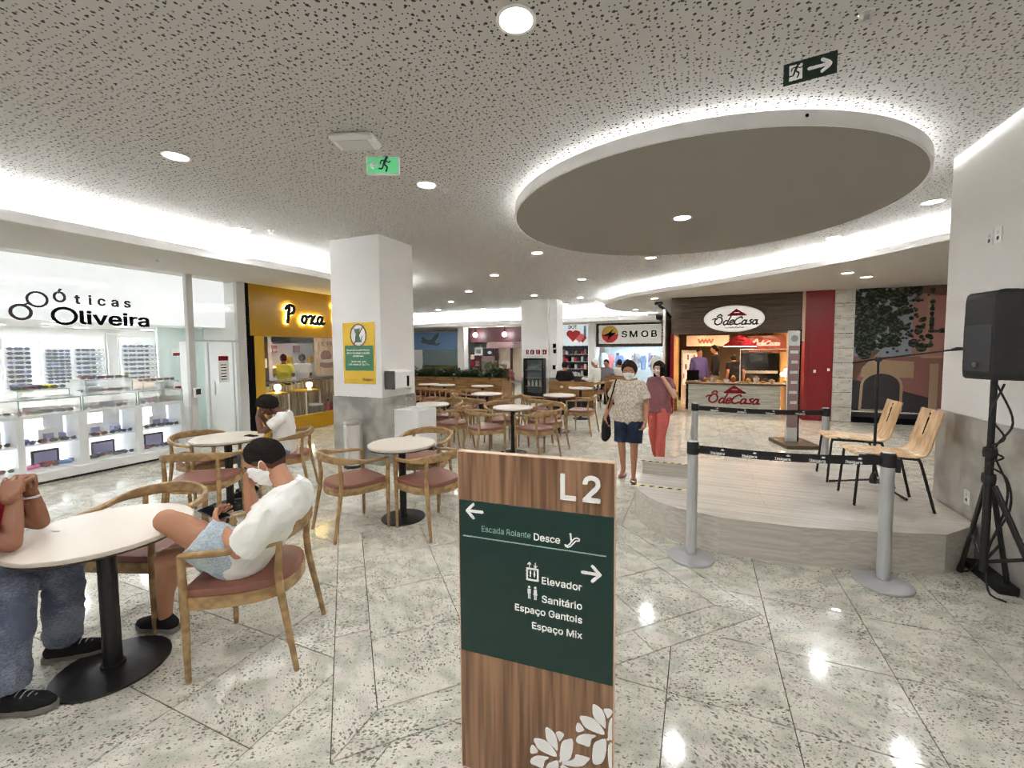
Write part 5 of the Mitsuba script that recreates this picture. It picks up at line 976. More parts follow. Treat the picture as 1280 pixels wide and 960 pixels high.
GL2 = {'O': [[(.25, 0), (.02, .15), (.02, .45), (.25, .62), (.48, .45), (.48, .15), (.25, 0)]], '^': [[(.08, .70), (.25, .82), (.42, .70)]], 'd': [[(.32, .3), (.15, .33), (.03, .15), (.12, .0), (.27, .06), (.36, .3)], [(.44, .65), (.34, .25), (.36, .02), (.46, .04)]], 'e': [[(.05, .16), (.25, .2), (.28, .32), (.15, .36), (.04, .18), (.12, .0), (.34, .08)]],
       'C': [[(.5, .5), (.38, .6), (.1, .42), (.02, .15), (.2, 0), (.45, .1)]], 'a': [[(.3, .3), (.14, .33), (.03, .14), (.1, 0), (.25, .07), (.33, .32)], [(.33, .32), (.31, .04), (.42, .04)]], 's': [[(.28, .36), (.12, .3), (.24, .16), (.2, .02), (.03, .04)]], 'sw': [[(-.22, .42), (-.08, .5), (.1, .46)]]}
def casa(h, w):
    out = []; x = 0
    for ch, adv in (('O', .62), ('d', .44), ('e', .36), ('C', .52), ('a', .42), ('s', .32), ('a', .4)):
        out.append(affinity.translate(strokes(GL2[ch], w), x, 0)); 
        if ch == 'O': out += [strokes(GL2['^'], w), strokes(GL2['sw'], w*.9)]
        x += adv
    g = unary_union(out); g = affinity.affine_transform(g, [1, .22, 0, 1, -x/2, 0]); return affinity.scale(g, h, h, origin=(0, 0))
def house(s): return unary_union([Polygon([(-.9*s, -.1*s), (0, .62*s), (1.05*s, -.1*s)]), Polygon([(-.95*s, -.1*s), (1.1*s, -.1*s), (1.2*s, -.26*s), (-1.05*s, -.26*s)])]).difference(sbox(-.25*s, .08*s, .35*s, .2*s))
def logo(par, M, h, ink, roof, d):
    part(par, 'lettering', xf(ext(casa(h, .10), d), M), ink, smooth=False, label='script lettering of the restaurant'); part(par, 'house_emblem', xf(ext(house(h*.62), d), M @ TR(h*.05, h*.86, 0)), roof, smooth=False, label='red roof emblem')
logo(os_, WF(.80, 2.21) @ TR(0, 0, .061), .30, 'ink_dark', 'maroon', .004)
part(os_, 'lettering', xf(text('Delícias da Roça', .045, .003, False, 'c', .46), WF(.78, 2.125) @ TR(0, 0, .061)), 'ink_dark', smooth=False) if False else part(os_, 'small_script', xf(ext(strokes([[(-.2+.04*i, .012*(-1)**i) for i in range(11)]], .012), .003), WF(.78, 2.14) @ TR(0, 0, .061)), 'ink_dark', smooth=False, label='small line of script')
part(t, 'post', bx(-.66, -.58, YF-.02, YF+.1, 0, 2.0), 'maroon', smooth=False, label='dark red post')
rp = holder('wall_red', 'tall red panel beside the restaurant'); part(rp, 'panel', bx(2.22, 2.76, YF-.03, YF+.2, 0, 2.92), 'red_panel', smooth=False); part(rp, 'return', bx(2.22, 2.30, YF+.0, 15.5, 0, 2.92), 'red_panel', smooth=False); part(rp, 'seam', bx(2.30, 2.304, YF-.034, YF-.03, .02, 2.8), 'leather_dark', smooth=False)
for x, z, l in ((2.40, 1.08, 'small white plate low on the red panel'), (2.66, 1.12, 'white sticker on the red panel')): single('notice', bx(x, x+.05, YF-.036, YF-.03, z, z+.07), 'sign_white', l, 'notice', smooth=False)
def stone(p, n, uv): return M_(M_(s2l(224, 221, 212), s2l(206, 202, 192), S_(.3, .75, F_(p.x*6, 2.0, p.z*9))), s2l(176, 170, 156), S_(.72, .84, N_(p.x*14, 4.0, p.z*24))*.6)
pr_('pale_stone', mikit.proc(stone), .3)
pi_ = holder('column_stone', 'pale stone pilaster of stacked blocks')
for k in range(9): part(pi_, 'block', bx(2.765, 3.125, YF-.05, YF+.2, .01+k*.326, .01+(k+1)*.326-.008), 'pale_stone', smooth=False)
part(pi_, 'core', bx(2.775, 3.115, YF-.043, YF+.19, 0, 2.92), 'charcoal', smooth=False)
# mural photograph, a flat print
t = thing('wall_mural', 'large printed mural of a leafy tree before a pink colonial house', 'mural'); MX = lambda x, z: WF(x, z, YF+.04)
pr_('mural_sky', s2l(150, 156, 166), .5); pr_('mural_pink', s2l(176, 126, 118), .5); pr_('mural_rose', s2l(152, 104, 98), .5); pr_('mural_dark', s2l(66, 62, 66), .5); pr_('mural_sand', s2l(176, 152, 124), .5); pr_('mural_trunk', s2l(112, 84, 70), .5)
pr_('mural_leaf', mikit.proc(lambda p, n, uv: M_(s2l(26, 30, 26), s2l(88, 102, 84), S_(.45, .8, N_(p.x*26, 1.0, p.z*26)*.6+N_(p.x*70, 2.0, p.z*70)*.4))), .6)
part(t, 'panel', bx(3.13, 5.6, YF+.04, YF+.1, .12, 2.92), 'mural_sky', smooth=False)
def mp(poly, m, lv): part(t, 'printed_shape', xf(ext(poly.intersection(sbox(3.13, .12, 5.6, 2.92)), .002), WF(0, 0, YF+.04) @ TR(0, 0, .002*lv)), m, smooth=False)
mp(sbox(4.15, .5, 5.6, 2.75), 'mural_pink', 0); mp(sbox(3.13, .12, 5.6, 1.45), 'mural_rose', 1); mp(Polygon([(3.13, .12), (3.13, .95), (3.9, .75), (4.6, .55), (4.6, .12)]), 'mural_dark', 2); mp(sbox(3.13, .12, 5.6, .36), 'mural_dark', 2)
mp(Polygon([(3.28, 1.0), (3.35, 1.4), (4.2, 1.34), (4.2, 1.0)]), 'mural_sand', 2); arch = Polygon([(3.32, .3), (3.34, .82), *[(3.34+.32*(1-math.cos(a)), .82+.26*math.sin(a)) for a in np.linspace(0, math.pi, 12)], (3.98, .3)]); mp(arch.buffer(.05), 'mural_sand', 2.5); mp(arch, 'mural_dark', 3)
mp(sbox(4.46, .3, 4.60, 1.3), 'mural_sand', 3); mp(sbox(4.30, 1.42, 5.6, 1.47), 'mural_sand', 3); mp(sbox(4.38, 1.55, 4.43, 2.7), 'mural_sand', 3); mp(Polygon([(3.9, 2.92), (3.9, 2.85), (4.5, 2.72), (5.6, 2.60), (5.6, 2.92)]), 'mural_trunk', 3); mp(sbox(4.40, 1.95, 4.62, 2.0), 'mural_dark', 4)
mp(Polygon([(3.13, 1.0), (3.13, 1.25), (3.5, 1.62), (3.62, 1.58), (3.3, 1.2), (3.2, .9)]), 'mural_trunk', 4)
g_ = np.random.default_rng(11); blobs = [Point(3.13+1.0*abs(g_.normal())*.58, 2.28+.40*g_.normal()*.9).buffer(g_.uniform(.05, .14), quad_segs=2) for _ in range(70)]+[Point(3.13+1.15*min(1.15, abs(g_.normal())*.6), 2.28+.40*np.clip(g_.normal(), -1.5, 1.5)).buffer(g_.uniform(.015, .05), quad_segs=2) for _ in range(420)]+[Point(4.0+.14*g_.normal(), 1.8+.2*g_.normal()).buffer(.028, quad_segs=2) for _ in range(20)]+[Point(3.2+.25*g_.random(), 1.5+.6*g_.random()).buffer(.12, quad_segs=3) for _ in range(10)]
mp(unary_union(blobs), 'mural_leaf', 5); labels[sorted(k for k in scene if k.startswith('wall_mural__printed_shape'))[-1]] = {'label': 'printed tree foliage', 'kind': 'stuff'}; mp(Polygon([(3.5, 2.86), (4.3, 2.83), (3.8, 2.6)]), 'mural_leaf', 6); part(t, 'base_board', bx(3.13, 5.6, YF+.0, YF+.1, 0, .12), 'ink_black', smooth=False)
single('wall_rail', bx(3.13, 5.6, YF-.06, YF-.03, .24, .27), 'off_white', 'thin white rail across the foot of the mural', 'rail', smooth=False)
# counter and interior
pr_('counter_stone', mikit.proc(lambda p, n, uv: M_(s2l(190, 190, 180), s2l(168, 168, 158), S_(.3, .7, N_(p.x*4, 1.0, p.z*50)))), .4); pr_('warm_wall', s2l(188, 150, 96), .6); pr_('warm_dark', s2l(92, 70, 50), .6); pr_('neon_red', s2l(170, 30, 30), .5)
ct = thing('counter', 'restaurant counter clad in pale stone with a red script emblem', 'counter'); CY = 11.55
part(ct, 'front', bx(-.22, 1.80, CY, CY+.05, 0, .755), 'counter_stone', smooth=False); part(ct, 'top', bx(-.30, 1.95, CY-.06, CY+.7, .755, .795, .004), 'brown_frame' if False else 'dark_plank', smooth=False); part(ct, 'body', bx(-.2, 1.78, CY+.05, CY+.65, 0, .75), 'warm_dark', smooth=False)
logo(ct, WF(.80, .30, CY-.001) @ TR(0, 0, 0), .36, 'maroon', 'maroon', .015)
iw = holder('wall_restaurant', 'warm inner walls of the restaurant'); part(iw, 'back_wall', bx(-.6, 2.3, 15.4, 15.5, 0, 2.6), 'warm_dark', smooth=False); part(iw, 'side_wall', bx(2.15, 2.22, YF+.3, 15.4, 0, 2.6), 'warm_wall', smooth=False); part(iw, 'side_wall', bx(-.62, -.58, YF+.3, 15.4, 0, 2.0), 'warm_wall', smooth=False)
struct('ceiling', bx(-.6, 2.2, YF+.06, 15.5, 2.12, 2.17), 'warm_wall', 'ceiling of the restaurant', smooth=False)
for k, (x, y) in enumerate(((.15, 12.3), (1.25, 12.2), (.1, 13.8), (.9, 13.6), (1.7, 13.9), (1.8, 12.4))): downlight(x, y, 2.12, f'warm downlight inside the restaurant, {ORD[k]} from the counter', power=SHOP*3.2, col=WARM_L, group='warm downlights inside the restaurant', s=.9)
t = thing('menu_header', 'cream header board with a brown print inside the restaurant, left', 'sign'); part(t, 'board', bx(-.35, .85, 14.3, 14.36, 1.72, 2.05), 'poster_cream', smooth=False, emitter=emit(.018, WARM_L)); part(t, 'brown_print', xf(ext(strokes([[(-.2+.05*i, .05*(-1)**i) for i in range(9)]], .05), .005), on_wall((.2, 14.3, 1.88), (0, -1))), 'poster_brown', smooth=False)
t = thing('neon_sign', 'glowing red script sign inside the restaurant, right', 'sign'); part(t, 'panel', bx(1.25, 2.12, 13.0, 13.05, 1.55, 1.98), 'leather_dark', smooth=False); part(t, 'glow', xf(ext(casa(.20, .13), .02), on_wall((1.66, 13.0, 1.72), (0, -1))), 'neon_red', smooth=False, emitter=emit(.9, (1, .12, .08)))
t = thing('pendant_lamp', 'red roof shaped pendant lamp over the restaurant counter', 'pendant lamp'); part(t, 'shade', xf(cat_([ext(house(.34), .3)]), on_wall((.97, 12.6, 1.80), (0, -1))), 'maroon', smooth=False); part(t, 'glow_strip', bx(.62, 1.36, 12.32, 12.6, 1.685, 1.70), 'sign_white', smooth=False, emitter=emit(1.2, WARM_L)); part(t, 'cord', cyl((.97, 12.45, 2.0), (.97, 12.45, 2.12), .01, 6), 'black_plastic')
t = thing('sneeze_guard', 'white framed glass guard over the serving counter', 'glass screen'); part(t, 'frame', cat_([tube([(1.0, 12.3, .8), (1.0, 12.3, 1.62), (2.05, 12.3, 1.62)], .014, 6)]), 'white_gloss'); part(t, 'pane', bx(1.0, 2.05, 12.298, 12.302, .82, 1.62), 'glass_pane', smooth=False)
t = thing('oven', 'dark built-in oven at the back of the restaurant', 'oven'); part(t, 'front', bx(1.2, 2.1, 14.0, 14.5, .0, 1.5), 'ink_black', smooth=False); part(t, 'steel_band', bx(1.2, 2.1, 13.98, 14.0, .92, 1.0), 'brushed', smooth=False)
t = thing('display_fridge', 'open display fridge with pink goods, back left of the restaurant', 'fridge'); part(t, 'case', bx(-.5, .1, 14.5, 15.0, 0, 1.6), 'off_white', smooth=False); part(t, 'light_panel', bx(-.45, .05, 14.47, 14.5, .5, 1.5), 'white_gloss', smooth=False, emitter=emit(.03)); 
for k in range(8): part(t, 'goods', bx(-.44+.06*k, -.40+.06*k, 14.42, 14.47, .7+.3*(k % 3), .86+.3*(k % 3)), ('heart_pink', 'maroon', 'poster_brown')[k % 3], smooth=False)
t = thing('cash_desk', 'black cash machine at the left end of the counter', 'cash register'); part(t, 'case', bx(-.28, .02, 12.4, 12.8, .795, 1.05), 'ink_black', smooth=False); part(t, 'base', bx(-.3, .04, 12.36, 12.84, 0, .795), 'black_plastic', smooth=False)
r_ = np.random.default_rng(12); nm_ = (('off_white', 'white'), ('poster_brown', 'brown'), ('steel', 'steel'), ('warm_wall', 'tan'))
for k in range(11):
    x = .0+.165*k; m_, w_ = nm_[k % 4]; h = .03+.05*(k % 3); q = thing('dish', f'{w_} dish of food, {ORD[k]} from the left on the restaurant counter', 'dish', f'{w_} dishes on the restaurant counter'); part(q, 'bowl', lathe([(.001, 0), (.045, 0), (.07, h), (.066, h), (.04, .008), (.001, .008)], 16, (x, 11.8+.12*(k % 2), .795)), m_, smooth=40); part(q, 'food', lathe([(.055, h*.7), (.03, h*1.25), (.001, h*1.4)], 10, (x, 11.8+.12*(k % 2), .795)), ('poster_brown', 'gold')[k % 2], smooth=40)
for k in range(6):
    q = thing('wall_lamp', f'small warm bulb, {ORD[k]} along the restaurant side wall', 'lamp', 'warm bulbs on the restaurant side wall') if k < 3 else None
    if q: g_ = trimesh.creation.icosphere(2, .06); g_.apply_translation((2.08, 12.1+.5*k, .95+.12*(k % 2))); part(q, 'bulb', g_, 'sign_white', smooth=True, emitter=emit(2.0, WARM_L)); part(q, 'arm', bx(2.08, 2.16, 12.09+.5*k, 12.11+.5*k, .94, .96), 'black_metal', smooth=False)
t = thing('shelf_unit', 'lit wooden shelf unit along the right side of the restaurant', 'shelf'); part(t, 'frame', bx(1.98, 2.14, 11.7, 12.6, 0, .85), 'warm_wall', smooth=False)
# ================================================================ ceiling signs and sensors, things on the near column
def runner(s): return unary_union([Point(.012*s, .052*s).buffer(.009*s), strokes([[(.006*s, .04*s), (-.006*s, .012*s)]], .014*s), strokes([[(-.006*s, .012*s), (.014*s, -.004*s), (.008*s, -.03*s)]], .009*s), strokes([[(-.006*s, .012*s), (-.016*s, -.012*s), (-.034*s, -.014*s)]], .009*s), strokes([[(.004*s, .036*s), (.024*s, .024*s), (.034*s, .032*s)]], .007*s), strokes([[(.002*s, .036*s), (-.02*s, .032*s), (-.026*s, .016*s)]], .007*s)])
t = thing('exit_sign', 'dark green exit sign with a white arrow before the round ceiling island', 'exit sign'); em = on_wall((.38, 2.62, 2.98), (-.12, -.99)); pr_('exit_dark', s2l(20, 44, 34), .4); pr_('exit_green', s2l(70, 190, 110), .4)
part(t, 'plate', xf(bx(0, .225, 0, .105, -.006, 0), em), 'exit_dark', smooth=False); part(t, 'door_symbol', xf(ext(sbox(.025, .015, .082, .09).difference(affinity.translate(runner(.8), .055, .05)), .001), em), 'sign_white', smooth=False); part(t, 'arrow', xf(ext(strokes([[(.11, .052), (.195, .052)], [(.165, .080), (.197, .052), (.165, .024)]], .016), .001), em), 'sign_white', smooth=False)
for x in (.03, .19): part(t, 'wire', xf(cyl((x, .105, -.003), (x, .26, -.003), .0015, 5), em), 'steel')
t = thing('exit_sign', 'green lit exit sign under the perforated ceiling beside the emergency light', 'exit sign'); em = on_wall((-2.36, 2.62, 2.975), (.42, -.91))
part(t, 'plate', xf(bx(0, .25, 0, .135, -.03, -.004, .004), em), 'white_plastic', smooth=False); part(t, 'panel', xf(bx(.01, .24, .008, .127, -.004, 0), em), 'exit_green', smooth=False, emitter=emit(.035, (.35, 1.0, .55))); part(t, 'runner_symbol', xf(ext(affinity.translate(runner(1.25), .14, .06), .001), em), 'exit_dark', smooth=False); part(t, 'arrow', xf(ext(strokes([[(.09, .065), (.035, .065)], [(.055, .088), (.033, .065), (.055, .042)]], .013), .001), em), 'sign_white', smooth=False); part(t, 'mount', xf(bx(.02, .23, .135, .265, -.02, -.01), em), 'glass_pane', smooth=False)
t = thing('emergency_light', 'white emergency light box on the ceiling by the lit exit sign', 'emergency light'); em = TR(-2.42, 2.58, H_CEIL, .35); part(t, 'case', xf(bx(-.17, .17, -.10, .10, -.055, 0, .02), em), 'white_plastic', smooth=False); part(t, 'window', xf(bx(-.12, .12, -.075, .075, -.061, -.055, .002), em), 'off_white', smooth=False)
for x, y, z, l in ((-2.36, 3.73, H_CEIL, 'sprinkler beside the downlight left of the round ceiling island'), (.72, 2.62, H_CEIL, 'sprinkler right of the dark exit sign'), (-5.28, 4.05, H_CEIL, 'sprinkler by the downlight at the left cove'), (-6.6, 3.42, H_LEFT, 'sprinkler under the soffit over the optician'), (.3, 7.9, H_CEIL, 'sprinkler above the curved cove')):
    t = thing('sprinkler', l, 'sprinkler'); part(t, 'rose', lathe([(.035, 0), (.03, -.006), (.012, -.01), (.012, -.035), (.001, -.035)], 16, (x, y, z)), 'chrome'); part(t, 'deflector', lathe([(.001, -.045), (.022, -.043), (.022, -.040), (.001, -.040)], 12, (x, y, z)), 'brushed'); part(t, 'frame_arm', cat_([bx(x-.012, x-.009, y-.002, y+.002, z-.042, z-.03), bx(x+.009, x+.012, y-.002, y+.002, z-.042, z-.03)]), 'brushed')
t = thing('smoke_detector', 'small dark detector on the rim of the round ceiling island', 'detector'); part(t, 'case', trimesh.creation.icosphere(2, .012).apply_translation((.62, 3.325, 3.13)), 'ink_black', smooth=True)
# poster
t = thing('wall_poster', 'yellow and green poster with a crossed out animal on the near column', 'poster'); pm = on_wall((-4.79, 4.755, 1.16), (0, -1)); PW, PH = .585, .88; pr_('poster_yellow', s2l(224, 186, 58), .4); pr_('poster_green', s2l(72, 130, 96), .4); pr_('animal_green', s2l(86, 116, 104), .5)
part(t, 'sheet', xf(bx(0, PW, 0, PH, 0, .006), pm), 'poster_yellow', smooth=False); part(t, 'green_field', xf(bx(.035, PW-.03, .19, .55, .006, .008), pm), 'poster_green', smooth=False)
ovl = affinity.translate(OV(.150, .165), PW/2, .695); part(t, 'white_oval', xf(ext(ovl, .003), pm @ TR(0, 0, .006)), 'sign_white', smooth=False); rg = ovl.difference(ovl.buffer(-.018)).union(strokes([[(PW/2-.09, .565), (PW/2+.095, .825)]], .018)); part(t, 'ban_ring', xf(ext(rg, .002), pm @ TR(0, 0, .0095)), 'mural_trunk', smooth=False)
dog = unary_union([affinity.scale(Point(0, 0).buffer(1), .055, .042), Polygon([(-.055, 0), (-.075, .06), (-.03, .035)]), Polygon([(.03, .035), (.065, .06), (.055, 0)]), Polygon([(-.03, -.03), (.03, -.03), (.085, -.2), (-.05, -.2)]), strokes([[(.08, -.19), (.10, -.1)]], .014)]); part(t, 'animal_silhouette', xf(ext(affinity.translate(affinity.scale(dog, .85, .8, origin=(0, 0)), PW/2-.02, .755), .002), pm @ TR(0, 0, .009)), 'animal_green', smooth=False)
for k, (s_, z, w_) in enumerate((('Na praça de alimentação', .475, .43), ('não é permitido o acesso', .432, .43), ('de animais', .389, .19), ('Exceto cão-guia', .31, .27), ('Lei Federal nº 11.126', .268, .38))): part(t, 'lettering', xf(text(s_, .024, .002, True, 'c', w_), pm @ TR(PW/2-.01, z, .008)), 'sign_white', smooth=False)
part(t, 'lettering', xf(text('Itaigara', .034, .002, True, 'c', .19), pm @ TR(PW-.14, .05, .006)), 'mural_trunk', smooth=False); part(t, 'small_print', xf(bx(.04, .24, .055, .062, .006, .0075), pm), 'gold', smooth=False)
# towel dispenser, soap, basin, bin
pr_('smoke_plastic', s2l(74, 72, 68), .2)
t = thing('towel_dispenser', 'white and smoky paper towel dispenser on the side of the near column', 'paper dispenser'); dx = -4.1; part(t, 'case', bx(dx, dx+.20, 4.80, 5.18, 1.08, 1.36, .03), 'white_plastic'); part(t, 'dark_front', bx(dx+.01, dx+.19, 4.785, 4.805, 1.09, 1.35, .008), 'smoke_plastic', smooth=False); part(t, 'dark_slot', bx(dx+.19, dx+.204, 5.05, 5.10, 1.12, 1.27, .004), 'ink_black', smooth=False)
t = thing('soap_dispenser', 'slim white soap dispenser beside the towel dispenser', 'soap dispenser'); part(t, 'case', bx(dx, dx+.11, 5.24, 5.34, 1.08, 1.33, .02), 'white_plastic'); part(t, 'nozzle', bx(dx+.03, dx+.09, 5.27, 5.31, 1.05, 1.085, .004), 'off_white', smooth=False)
t = thing('wash_basin', 'boxy white wash basin on the side of the near column', 'wash basin'); y0, y1, x1 = 4.98, 5.42, -3.66
part(t, 'body', cat_([bx(dx, x1, y0, y0+.03, .20, .775), bx(dx, x1, y1-.03, y1, .20, .775), bx(x1-.03, x1, y0, y1, .20, .775), bx(dx, x1, y0, y1, .20, .62), bx(dx+.0, dx+.10, y0, y1, .6, .775)]), 'white_gloss', smooth=False); part(t, 'foot', bx(dx, x1-.12, y0+.08, y1-.08, 0, .20), 'off_white', smooth=False)
f_ = part(t, 'tap', tube(spline([(dx+.05, 5.2, .775), (dx+.05, 5.2, .90), (dx+.08, 5.2, .935), (dx+.15, 5.2, .92), (dx+.155, 5.2, .90)], 5), .012, 10), 'chrome', smooth=60); part(f_, 'lever', tube([(dx+.05, 5.2, .92), (dx+.03, 5.2, .975)], .007, 8), 'chrome')
t = thing('waste_bin', 'tall polished steel pedal bin in front of the near column', 'waste bin'); bc = (-4.48, 4.58, 0); part(t, 'body', lathe([(.128, .03), (.128, .60), (.132, .605)], 36, bc), 'steel', smooth=50); part(t, 'lid', lathe([(.134, .605), (.134, .64), (.12, .665), (.05, .68), (.001, .682)], 36, bc), 'chrome', smooth=50); part(t, 'foot_ring', lathe([(.001, 0), (.136, 0), (.136, .035), (.128, .04), (.001, .04)], 36, bc), 'black_plastic', smooth=50); part(t, 'pedal', bx(-4.46, -4.40, 4.40, 4.47, .012, .028, .004), 'black_plastic', smooth=False)
# ================================================================ the man in a white tee with his phone
F1 = unit(V(-.85, -.53, 0)); L1 = V(-F1[1]*-1, 0, 0); L1 = V(.53, -.85, 0)
J1 = dict(HL=(-2.22, 1.45, .535), HR=(-2.32, 1.61, .535), KL=(-2.43, 1.235, .795), KR=(-2.67, 1.345, .50), AL=(-2.65, 1.53, .61), AR=(-2.85, 1.415, .09), N=(-1.95, 1.54, .90), C=(-2.13, 1.555, 1.04), SL=(-1.875, 1.415, .845), SR=(-2.03, 1.675, .845),
          EL=(-2.05, 1.335, .66), ER=(-2.21, 1.53, .735), WL=(-2.262, 1.405, .70), WR=(-2.20, 1.50, .905), TL=(-.3, .9, .1), TR=(-.95, -.25, 0))
t = thing('person', 'seated man in a white tee and pale denim shorts, legs crossed, looking at a phone', 'person')
G = Figure(J1, 1.0, .013); h1 = Head(G.j['C'], V(-.78, -.42, -.46), V(-.36, -.25, .9), 1.0, 5)
hl = hand(J1['WL'], V(-.85, .18, .34), V(.25, -.55, -.8), 1, 1.0, .75, .5); hr_ = hand(J1['WR'], V(.05, .08, 1.0), V(-.80, -.3, .1), -1, 1.0, 1.25, .6)
part(t, 'body', G.skin(h1, [hl, hr_], feet=False), 'skin_tan', smooth=True)
part(t, 'hair', h1.shell(hair_short(.017, .001, -.22, .12, .44, 3, .006)), 'hair_black', smooth=True); pr_('hair_fade', s2l(84, 58, 46), .8, .2); part(t, 'faded_sides', h1.shell(hair_short(.0025, .0008, -.55, -.14, .40, 4, .0)), 'hair_fade', smooth=True, label='closely cropped sides'); h1.features(t, 'skin_tan')
part(t, 'tee', G.shirt(.86, -.13, .018, seedamp=(.020, 13), collar=(G.j['N']+V(-.01, 0, .038), V(.35, .1, -.93))), 'white_tee', smooth=True, label='loose white tee shirt')
part(t, 'neckband', tube([G.j['N']+V(-.012, 0, .034)+.064*(math.cos(a)*unit(V(.53, -.85, 0))+math.sin(a)*unit(V(-.8, -.5, -.34))) for a in np.linspace(0, 2*math.pi, 24)[:-1]], .007, 6, closed=True), 'white_tee')
part(t, 'shorts', G.trousers(.30, .022, .06, (.011, 13)), 'light_denim', smooth=True, label='pale blue denim shorts')
S01 = lambda q: (lambda u: u*u*(3-2*u))(np.clip(q, 0, 1))
def chin_mask(d):
    x, y, z = d.T; c = unit(V(-.50, .52, -.66)); m = S01((d @ c-.56)/.16); return -.006+m*(.012+.014*np.clip((d @ c-.6)/.4, 0, 1)+.003*np.sin(z*26))
mk = part(t, 'face_mask', h1.shell(chin_mask), 'mask_white', smooth=True, label='white mask pulled down over the jaw')
part(mk, 'ear_loop', tube(spline([h1.w((-.060, .030, -.045)), h1.w((-.078, .004, .005)), h1.w((-.080, -.022, .022)), h1.w((-.076, -.026, -.018)), h1.w((-.062, .0, -.065))], 5), .0022, 6), 'mask_white')
for q, up in (('R', (0, 0, 1)), ('L', (-.45, -.2, .85))):
    tv = J1['T'+q]; u, so = shoe(J1['A'+q], tv, .98, up); k = part(t, 'shoe', u, 'shoe_black', smooth=True, label='black low shoe'); part(k, 'sole', so, 'sole_grey')
pm_ = np.array(J1['WL'])+unit(V(-.85, .18, .34))*.115+V(-.01, .0, .028)
t = thing('mobile_phone', 'dark phone in the hand of the man in a white tee', 'phone'); fm = frame(pm_, unit(np.cross(V(-.9, -.1, .25), V(.45, .0, 1.0))), unit(V(-.9, -.1, .25)), unit(np.cross(unit(np.cross(V(-.9, -.1, .25), V(.45, .0, 1.0))), unit(V(-.9, -.1, .25)))))
part(t, 'case', xf(bx(-.036, .036, -.075, .075, -.0045, .0045, .003), fm), 'charcoal'); part(t, 'screen', xf(bx(-.033, .033, -.071, .071, .0045, .005), fm), 'ink_black', smooth=False)
# ================================================================ the man in jeans at the left edge
J2 = dict(HL=(-3.20, .60, .53), HR=(-3.06, .50, .53), KL=(-2.985, 1.06, .535), KR=(-2.875, .855, .535), AL=(-3.10, 1.075, .09), AR=(-2.87, .80, .09), N=(-3.08, .66, 1.0), C=(-3.03, .74, 1.18), SL=(-3.22, .75, .95), SR=(-2.94, .57, .95), EL=(-3.03, 1.0, .785), ER=(-2.80, .83, .785), WL=(-3.005, .965, .965), WR=(-2.89, .88, .96), TL=(.75, .66, 0), TR=(.85, .5, 0))
t = thing('person', 'man in blue jeans with clasped hands, elbows on the nearest table', 'person')
G = Figure(J2, 1.0, .014); h2 = Head(G.j['C'], V(.5, .8, -.1), (0, 0, 1), 1.0, 4)
hl = hand(J2['WL'], V(.32, -.22, .8), V(-.6, .5, .25), 1, 1.0, 1.15, .6, .05); hr_ = hand(np.array(J2['WR'])+V(.022, -.026, .010), V(-.34, .30, .55), V(.60, -.42, .45), -1, 1.0, .62, .6, .40)
part(t, 'body', G.skin(h2, [hl, hr_], feet=False), 'skin_brown', smooth=True); part(t, 'hair', h2.shell(hair_short()), 'hair_black', smooth=True); h2.features(t, 'skin_brown')
part(t, 'shirt', G.shirt(.8, -.12, .016), 'maroon', smooth=True, label='maroon shirt'); part(t, 'jeans', G.trousers(.97, .020, .08, (.016, 12)), 'jeans', smooth=True, label='blue jeans')
part(t, 'bracelet', tube([np.array(J2['WL'])+V(0, 0, -.035)+.031*(math.cos(a)*V(1, 0, 0)+math.sin(a)*V(0, 1, 0)) for a in np.linspace(0, 2*math.pi, 20)[:-1]], .006, 6, closed=True), 'brushed', label='pale wrist band')
for q in 'RL':
    u, so = shoe(J2['A'+q], J2['T'+q], 1.03); k = part(t, 'shoe', u, 'shoe_black', smooth=True, label='black sneaker with pale laces'); part(k, 'sole', so, 'sole_grey')
    f = unit(V(*J2['T'+q])); r = V(f[1], -f[0], 0); a = np.array(J2['A'+q])-V(0, 0, .08)
    for i in range(5): c = a+f*(.058+.021*i)+V(0, 0, .090-.0085*i); part(k, 'lace', tube(spline([c-r*.026-V(0, 0, .010), c+V(0, 0, .002), c+r*.026-V(0, 0, .010)], 4), .0028, 5), 'brushed')
single('paper_scrap', fold(bx(-2.97, -2.935, 1.02, 1.035, .7405, .743), .0006, 60), 'brushed', 'tiny crumpled wrapper on the nearest table top', 'litter', smooth=False)
# ================================================================ the woman bent over the table before the optician
J, R = pose(-4.38, 3.43, math.atan2(-.62, -.78), 'sit', .92, N=(.0, 0, 1.0), C=(.17, 0, 1.10), SL=(.0, .16, .955), SR=(.0, -.16, .955), EL=(.20, .19, .80), ER=(.20, -.19, .80), WL=(.27, .07, .98), WR=(.27, -.07, .98))
t = thing('person', 'woman in a white top with short dark curls, bent over the table before the optician', 'person')
G = Figure(J, .92, .018); h3 = Head(G.j['C'], R @ V(.8, 0, -.6), R @ V(.5, 0, .85), .92, 4)
part(t, 'body', G.skin(h3, [hand(J['WL'], R @ V(-.1, -.3, .9), R @ V(.6, .4, .1), 1, .92, 1.0), hand(J['WR'], R @ V(-.1, .3, .9), R @ V(.6, -.4, .1), -1, .92, 1.0)], feet=False), 'skin_dark', smooth=True)
part(t, 'hair', fold(h3.shell(hair_short(.034, .022, -.55, -.25, .5, 7, .010)), .010, 45), 'hair_black', smooth=True, label='short dark curls'); h3.features(t, 'skin_dark')
part(t, 'top', G.shirt(.55, -.10, .016), 'white_tee', smooth=True, label='white short sleeved top'); part(t, 'trousers', G.trousers(.97, .015, .08), 'jeans', smooth=True)
for q in 'LR': u, so = shoe(J['A'+q], J['T'+q], .9); k = part(t, 'shoe', u, 'shoe_black', smooth=True); part(k, 'sole', so, 'sole_grey')
